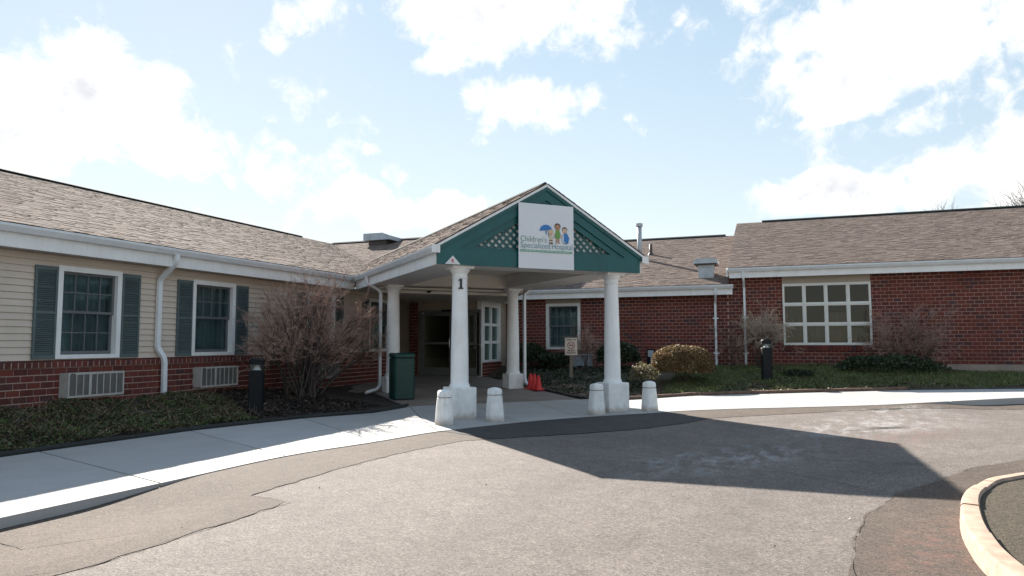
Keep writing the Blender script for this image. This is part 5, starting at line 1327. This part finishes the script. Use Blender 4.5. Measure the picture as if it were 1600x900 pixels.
def bare_shrub(name, label, base, env, nstem, nsec, nter, nqua, seed, r0=0.02, mat_t='twig', spread=0.35, group=None, twl=(0.14, 0.34), rt=0.0034):
    """env(direction unit xyz) -> target point on the outer envelope"""
    r = np.random.default_rng(seed); t = thing(name, label, 'shrub', base)
    B = MB(); T = MB()
    def rv(s_): return Vector(tuple(r.normal(size=3)*s_))
    for k in range(nstem):
        tgt = Vector(env(r)); b0 = Vector((r.normal()*spread*0.35, r.normal()*spread*0.35, -0.05))
        mid = b0*0.45+tgt*0.5+Vector((0, 0, 0.12))+rv(0.07); end = tgt*0.84
        pts = []
        for i in range(8):
            s_ = i/7; p = b0*(1-s_)**2+mid*2*s_*(1-s_)+end*s_*s_
            pts.append(p+rv(0.012+0.014*s_))
        rads = [r0*(1-0.78*i/7) for i in range(8)]; B.tube(pts, rads, 5, cap=False)
        for j in range(nsec):
            i = int(r.integers(3, 8)); s0 = pts[i]; out = (tgt*r.uniform(0.85, 1.0)+rv(0.28)-s0)
            if out.length < 0.1: out = rv(0.2)
            L = min(out.length, r.uniform(0.35, 0.85)); out = out.normalized()
            e = s0+out*L+rv(0.03); m_ = (s0+e)/2+rv(0.035)
            B.tube([s0, m_, e], [rads[i]*0.55, rads[i]*0.42, 0.0035], 4, cap=False)
            for q_ in range(nter):
                u = r.uniform(0.25, 1.0); s1 = (s0*(1-u)+e*u)
                d = (out*0.9+rv(0.55)+Vector((0, 0, 0.25))).normalized(); L2 = r.uniform(*twl)
                e2 = s1+d*L2; m2 = (s1+e2)/2+rv(0.012); T.tube([s1, m2, e2], [rt*1.2, rt, rt*0.6], 3, cap=False)
                for w_ in range(nqua):
                    u2 = r.uniform(0.2, 1.0); s2 = s1*(1-u2)+e2*u2; d2 = (d+rv(0.6)).normalized(); L3 = r.uniform(0.07, 0.19)
                    T.tube([s2, s2+d2*L3], [rt*0.8, rt*0.45], 3, cap=False)
    obj('stems', B, 'bark', t, smooth=True, kind='stuff'); obj('twigs', T, mat_t, t, kind='stuff')
    return t
def env_big(r):
    # dome stretched along the wall
    a = r.uniform(0, 2*math.pi); e = math.asin(r.uniform(0.32, 1.0))
    x = math.cos(a)*math.cos(e)*0.95; y = math.sin(a)*math.cos(e); z = math.sin(e)
    yy = 0.5+y*(3.1 if y > 0 else 2.1)
    k = r.uniform(0.84, 1.10)
    return (x*k, yy*k, (0.60+z*1.95-max(0, yy-0.9)*0.20)*(0.35+0.65*k))
bare_shrub('bare_shrub', 'large leafless shrub with reddish twigs before the clapboard wing', (-9.15, 12.25, bed_left_z(-9.15, 12.25)), env_big, 46, 9, 5, 5, 41, 0.026)
def env_vase(r):
    a = r.uniform(0, 2*math.pi); q_ = r.uniform(0.15, 1.0)
    return (math.cos(a)*0.62*q_, math.sin(a)*0.4*q_, 1.25+0.35*r.random()-0.2*q_)
bare_shrub('bare_shrub', 'tan leafless vase-shaped shrub left of the twelve-pane window', (-0.28, 21.3, bed_right_z(-0.28, 21.3)), env_vase, 22, 6, 5, 4, 42, 0.014, 'twig_tan')
def env_small(r):
    a = r.uniform(0, 2*math.pi); q_ = r.uniform(0.1, 1.0)
    return (math.cos(a)*0.42*q_, math.sin(a)*0.35*q_, 0.75+0.4*r.random()-0.15*q_)
bare_shrub('bare_shrub', 'thin twiggy shrub behind the no smoking sign', (-5.15, 20.3, bed_right_z(-5.15, 20.3)), env_small, 12, 5, 4, 3, 43, 0.010, 'twig')
def env_wall(r):
    return (r.uniform(-0.95, 1.0), r.uniform(-0.1, 0.25), 0.5+r.random()*1.15)
bare_shrub('bare_shrub', 'dark leafless shrub against the brick wall right of the twelve-pane window', (3.35, 21.6, bed_right_z(3.35, 21.6)), env_wall, 24, 6, 5, 4, 44, 0.012, 'twig')
bare_shrub('bare_shrub', 'thin leafless stems against the brick between the two downspouts', (-1.25, 21.75, bed_right_z(-1.25, 21.75)), lambda r: (r.uniform(-0.45, 0.45), r.uniform(-0.1, 0.15), 0.4+r.random()*0.7), 9, 5, 4, 3, 45, 0.009, 'twig')
def leafy_shrub(name, label, base, rad, n, leaf, mat, seed, lump=0.12, flat=2.4, stems_n=10, inner=0.55):
    t = thing(name, label, 'shrub', base); r = np.random.default_rng(seed)
    d = r.normal(size=(n*2, 3)); d /= np.linalg.norm(d, axis=1)[:, None]; d = d[d[:, 2] > -0.35][:n]
    out = []
    for v in d:
        k = (abs(v[0])**flat+abs(v[1])**flat+abs(v[2])**flat)**(-1/flat)
        q_ = 1+lump*hnoise(v[0]*2.3+seed, v[1]*2.3, 1.0, v[2]*2.3)+0.5*lump*hnoise(v[0]*6+seed, v[1]*6, 1.0, v[2]*6)
        s_ = k*q_*(inner+(1-inner)*r.random()**0.35)
        out.append((v[0]*rad[0]*s_, v[1]*rad[1]*s_, max(0.03, rad[2]*0.52+v[2]*rad[2]*0.55*s_)))
    V, F = leaves_mesh(np.array(out), leaf, 0.3, 1.6, seed); np_obj('foliage', V, F, mat, t, 'stuff')
    mb = MB()
    for k in range(stems_n):
        a = r.uniform(0, 2*math.pi); q_ = r.uniform(0.2, 0.75)
        mb.tube([(0.08*math.cos(a),0.08*math.sin(a),-0.06),(0.35*q_*rad[0]*math.cos(a),0.35*q_*rad[1]*math.sin(a),0.45*rad[2]),(q_*rad[0]*math.cos(a),q_*rad[1]*math.sin(a),0.85*rad[2])], [0.014,0.010,0.004], 5, cap=False)
    obj('stems', mb, 'bark', t, kind='stuff'); return t
leafy_shrub('clipped_shrub', 'wide clipped shrub with sunlit golden brown top in the right bed', (-2.28, 18.75, bed_right_z(-2.28, 18.75)), (0.78, 0.62, 0.92), 22000, 0.027, 'dry_shrub', 51, 0.08)
leafy_shrub('clipped_shrub', 'dark green rounded shrub behind the front right column', (-4.3, 20.5, bed_right_z(-4.3, 20.5)), (0.62, 0.6, 0.75), 8000, 0.036, 'evergreen', 52, 0.12)
leafy_shrub('small_shrub', 'small loose pale shrub at the foot of the clipped golden shrub', (-3.1, 18.0, bed_right_z(-3.1, 18.0)), (0.36, 0.34, 0.55), 1500, 0.036, 'pale_leaf', 53, 0.4, 2.0, 14, 0.3)
leafy_shrub('low_shrub', 'low dark evergreen shrub spreading under the right end of the twelve-pane window', (2.75, 20.9, bed_right_z(2.75, 20.9)-0.05), (1.15, 0.75, 0.42), 8000, 0.036, 'evergreen', 54, 0.45, 2.0)
leafy_shrub('low_shrub', 'small dark evergreen mound in the grass below the twelve-pane window', (0.55, 19.9, bed_right_z(0.55, 19.9)-0.03), (0.36, 0.28, 0.20), 1800, 0.03, 'evergreen', 55, 0.3)
leafy_shrub('low_shrub', 'dark evergreen shrub in the shade right of the rear right column', (-7.2, 21.2, bed_right_z(-7.2, 21.2)-0.03), (0.45, 0.5, 0.75), 4000, 0.04, 'evergreen', 56, 0.3)
leafy_shrub('low_shrub', 'dark evergreen shrub below the white window of the lower wing', (-6.35, 20.9, bed_right_z(-6.35, 20.9)-0.03), (0.5, 0.4, 0.5), 4000, 0.04, 'evergreen', 57, 0.3)
# bare trees far behind the roofs
def bare_tree(x, y, h, label, seed):
    r = np.random.default_rng(seed); t = thing('bare_tree', label, 'tree', (x, y, -0.28)); B = MB(); T = MB()
    def grow(p, d, L, rad, lev):
        e = p+d*L; m_ = (p+e)/2+Vector(tuple(r.normal(size=3)*L*0.05)); (B if lev < 2 else T).tube([p, m_, e], [rad, rad*0.85, rad*0.65], 6 if lev < 2 else 3, cap=False)
        if lev >= 6: return
        for k in range(3 if lev < 5 else 2):
            dd = (d+Vector(tuple(r.normal(size=3)*0.48))+Vector((0, 0, 0.12))).normalized()
            grow(p+(e-p)*r.uniform(0.65, 1.0), dd, L*r.uniform(0.62, 0.85), rad*0.6, lev+1)
    grow(Vector((0, 0, 0)), Vector((0, 0, 1)), h*0.30, h*0.018, 0)
    obj('trunk', B, 'bark', t, smooth=True); obj('crown', T, 'bark', t, kind='stuff')
bare_tree(13.2, 50, 12.2, 'bare tree behind the roof of the taller brick wing at the right edge', 61)
bare_tree(17.5, 52, 12.6, 'second bare tree farther right behind the taller brick wing', 62)
bare_tree(-4.4, 66, 11.2, 'faint bare tree top beyond the lower brick wing ridge', 63)

for o in bpy.data.objects:
    if '_wl' in o.keys(): del o['_wl']
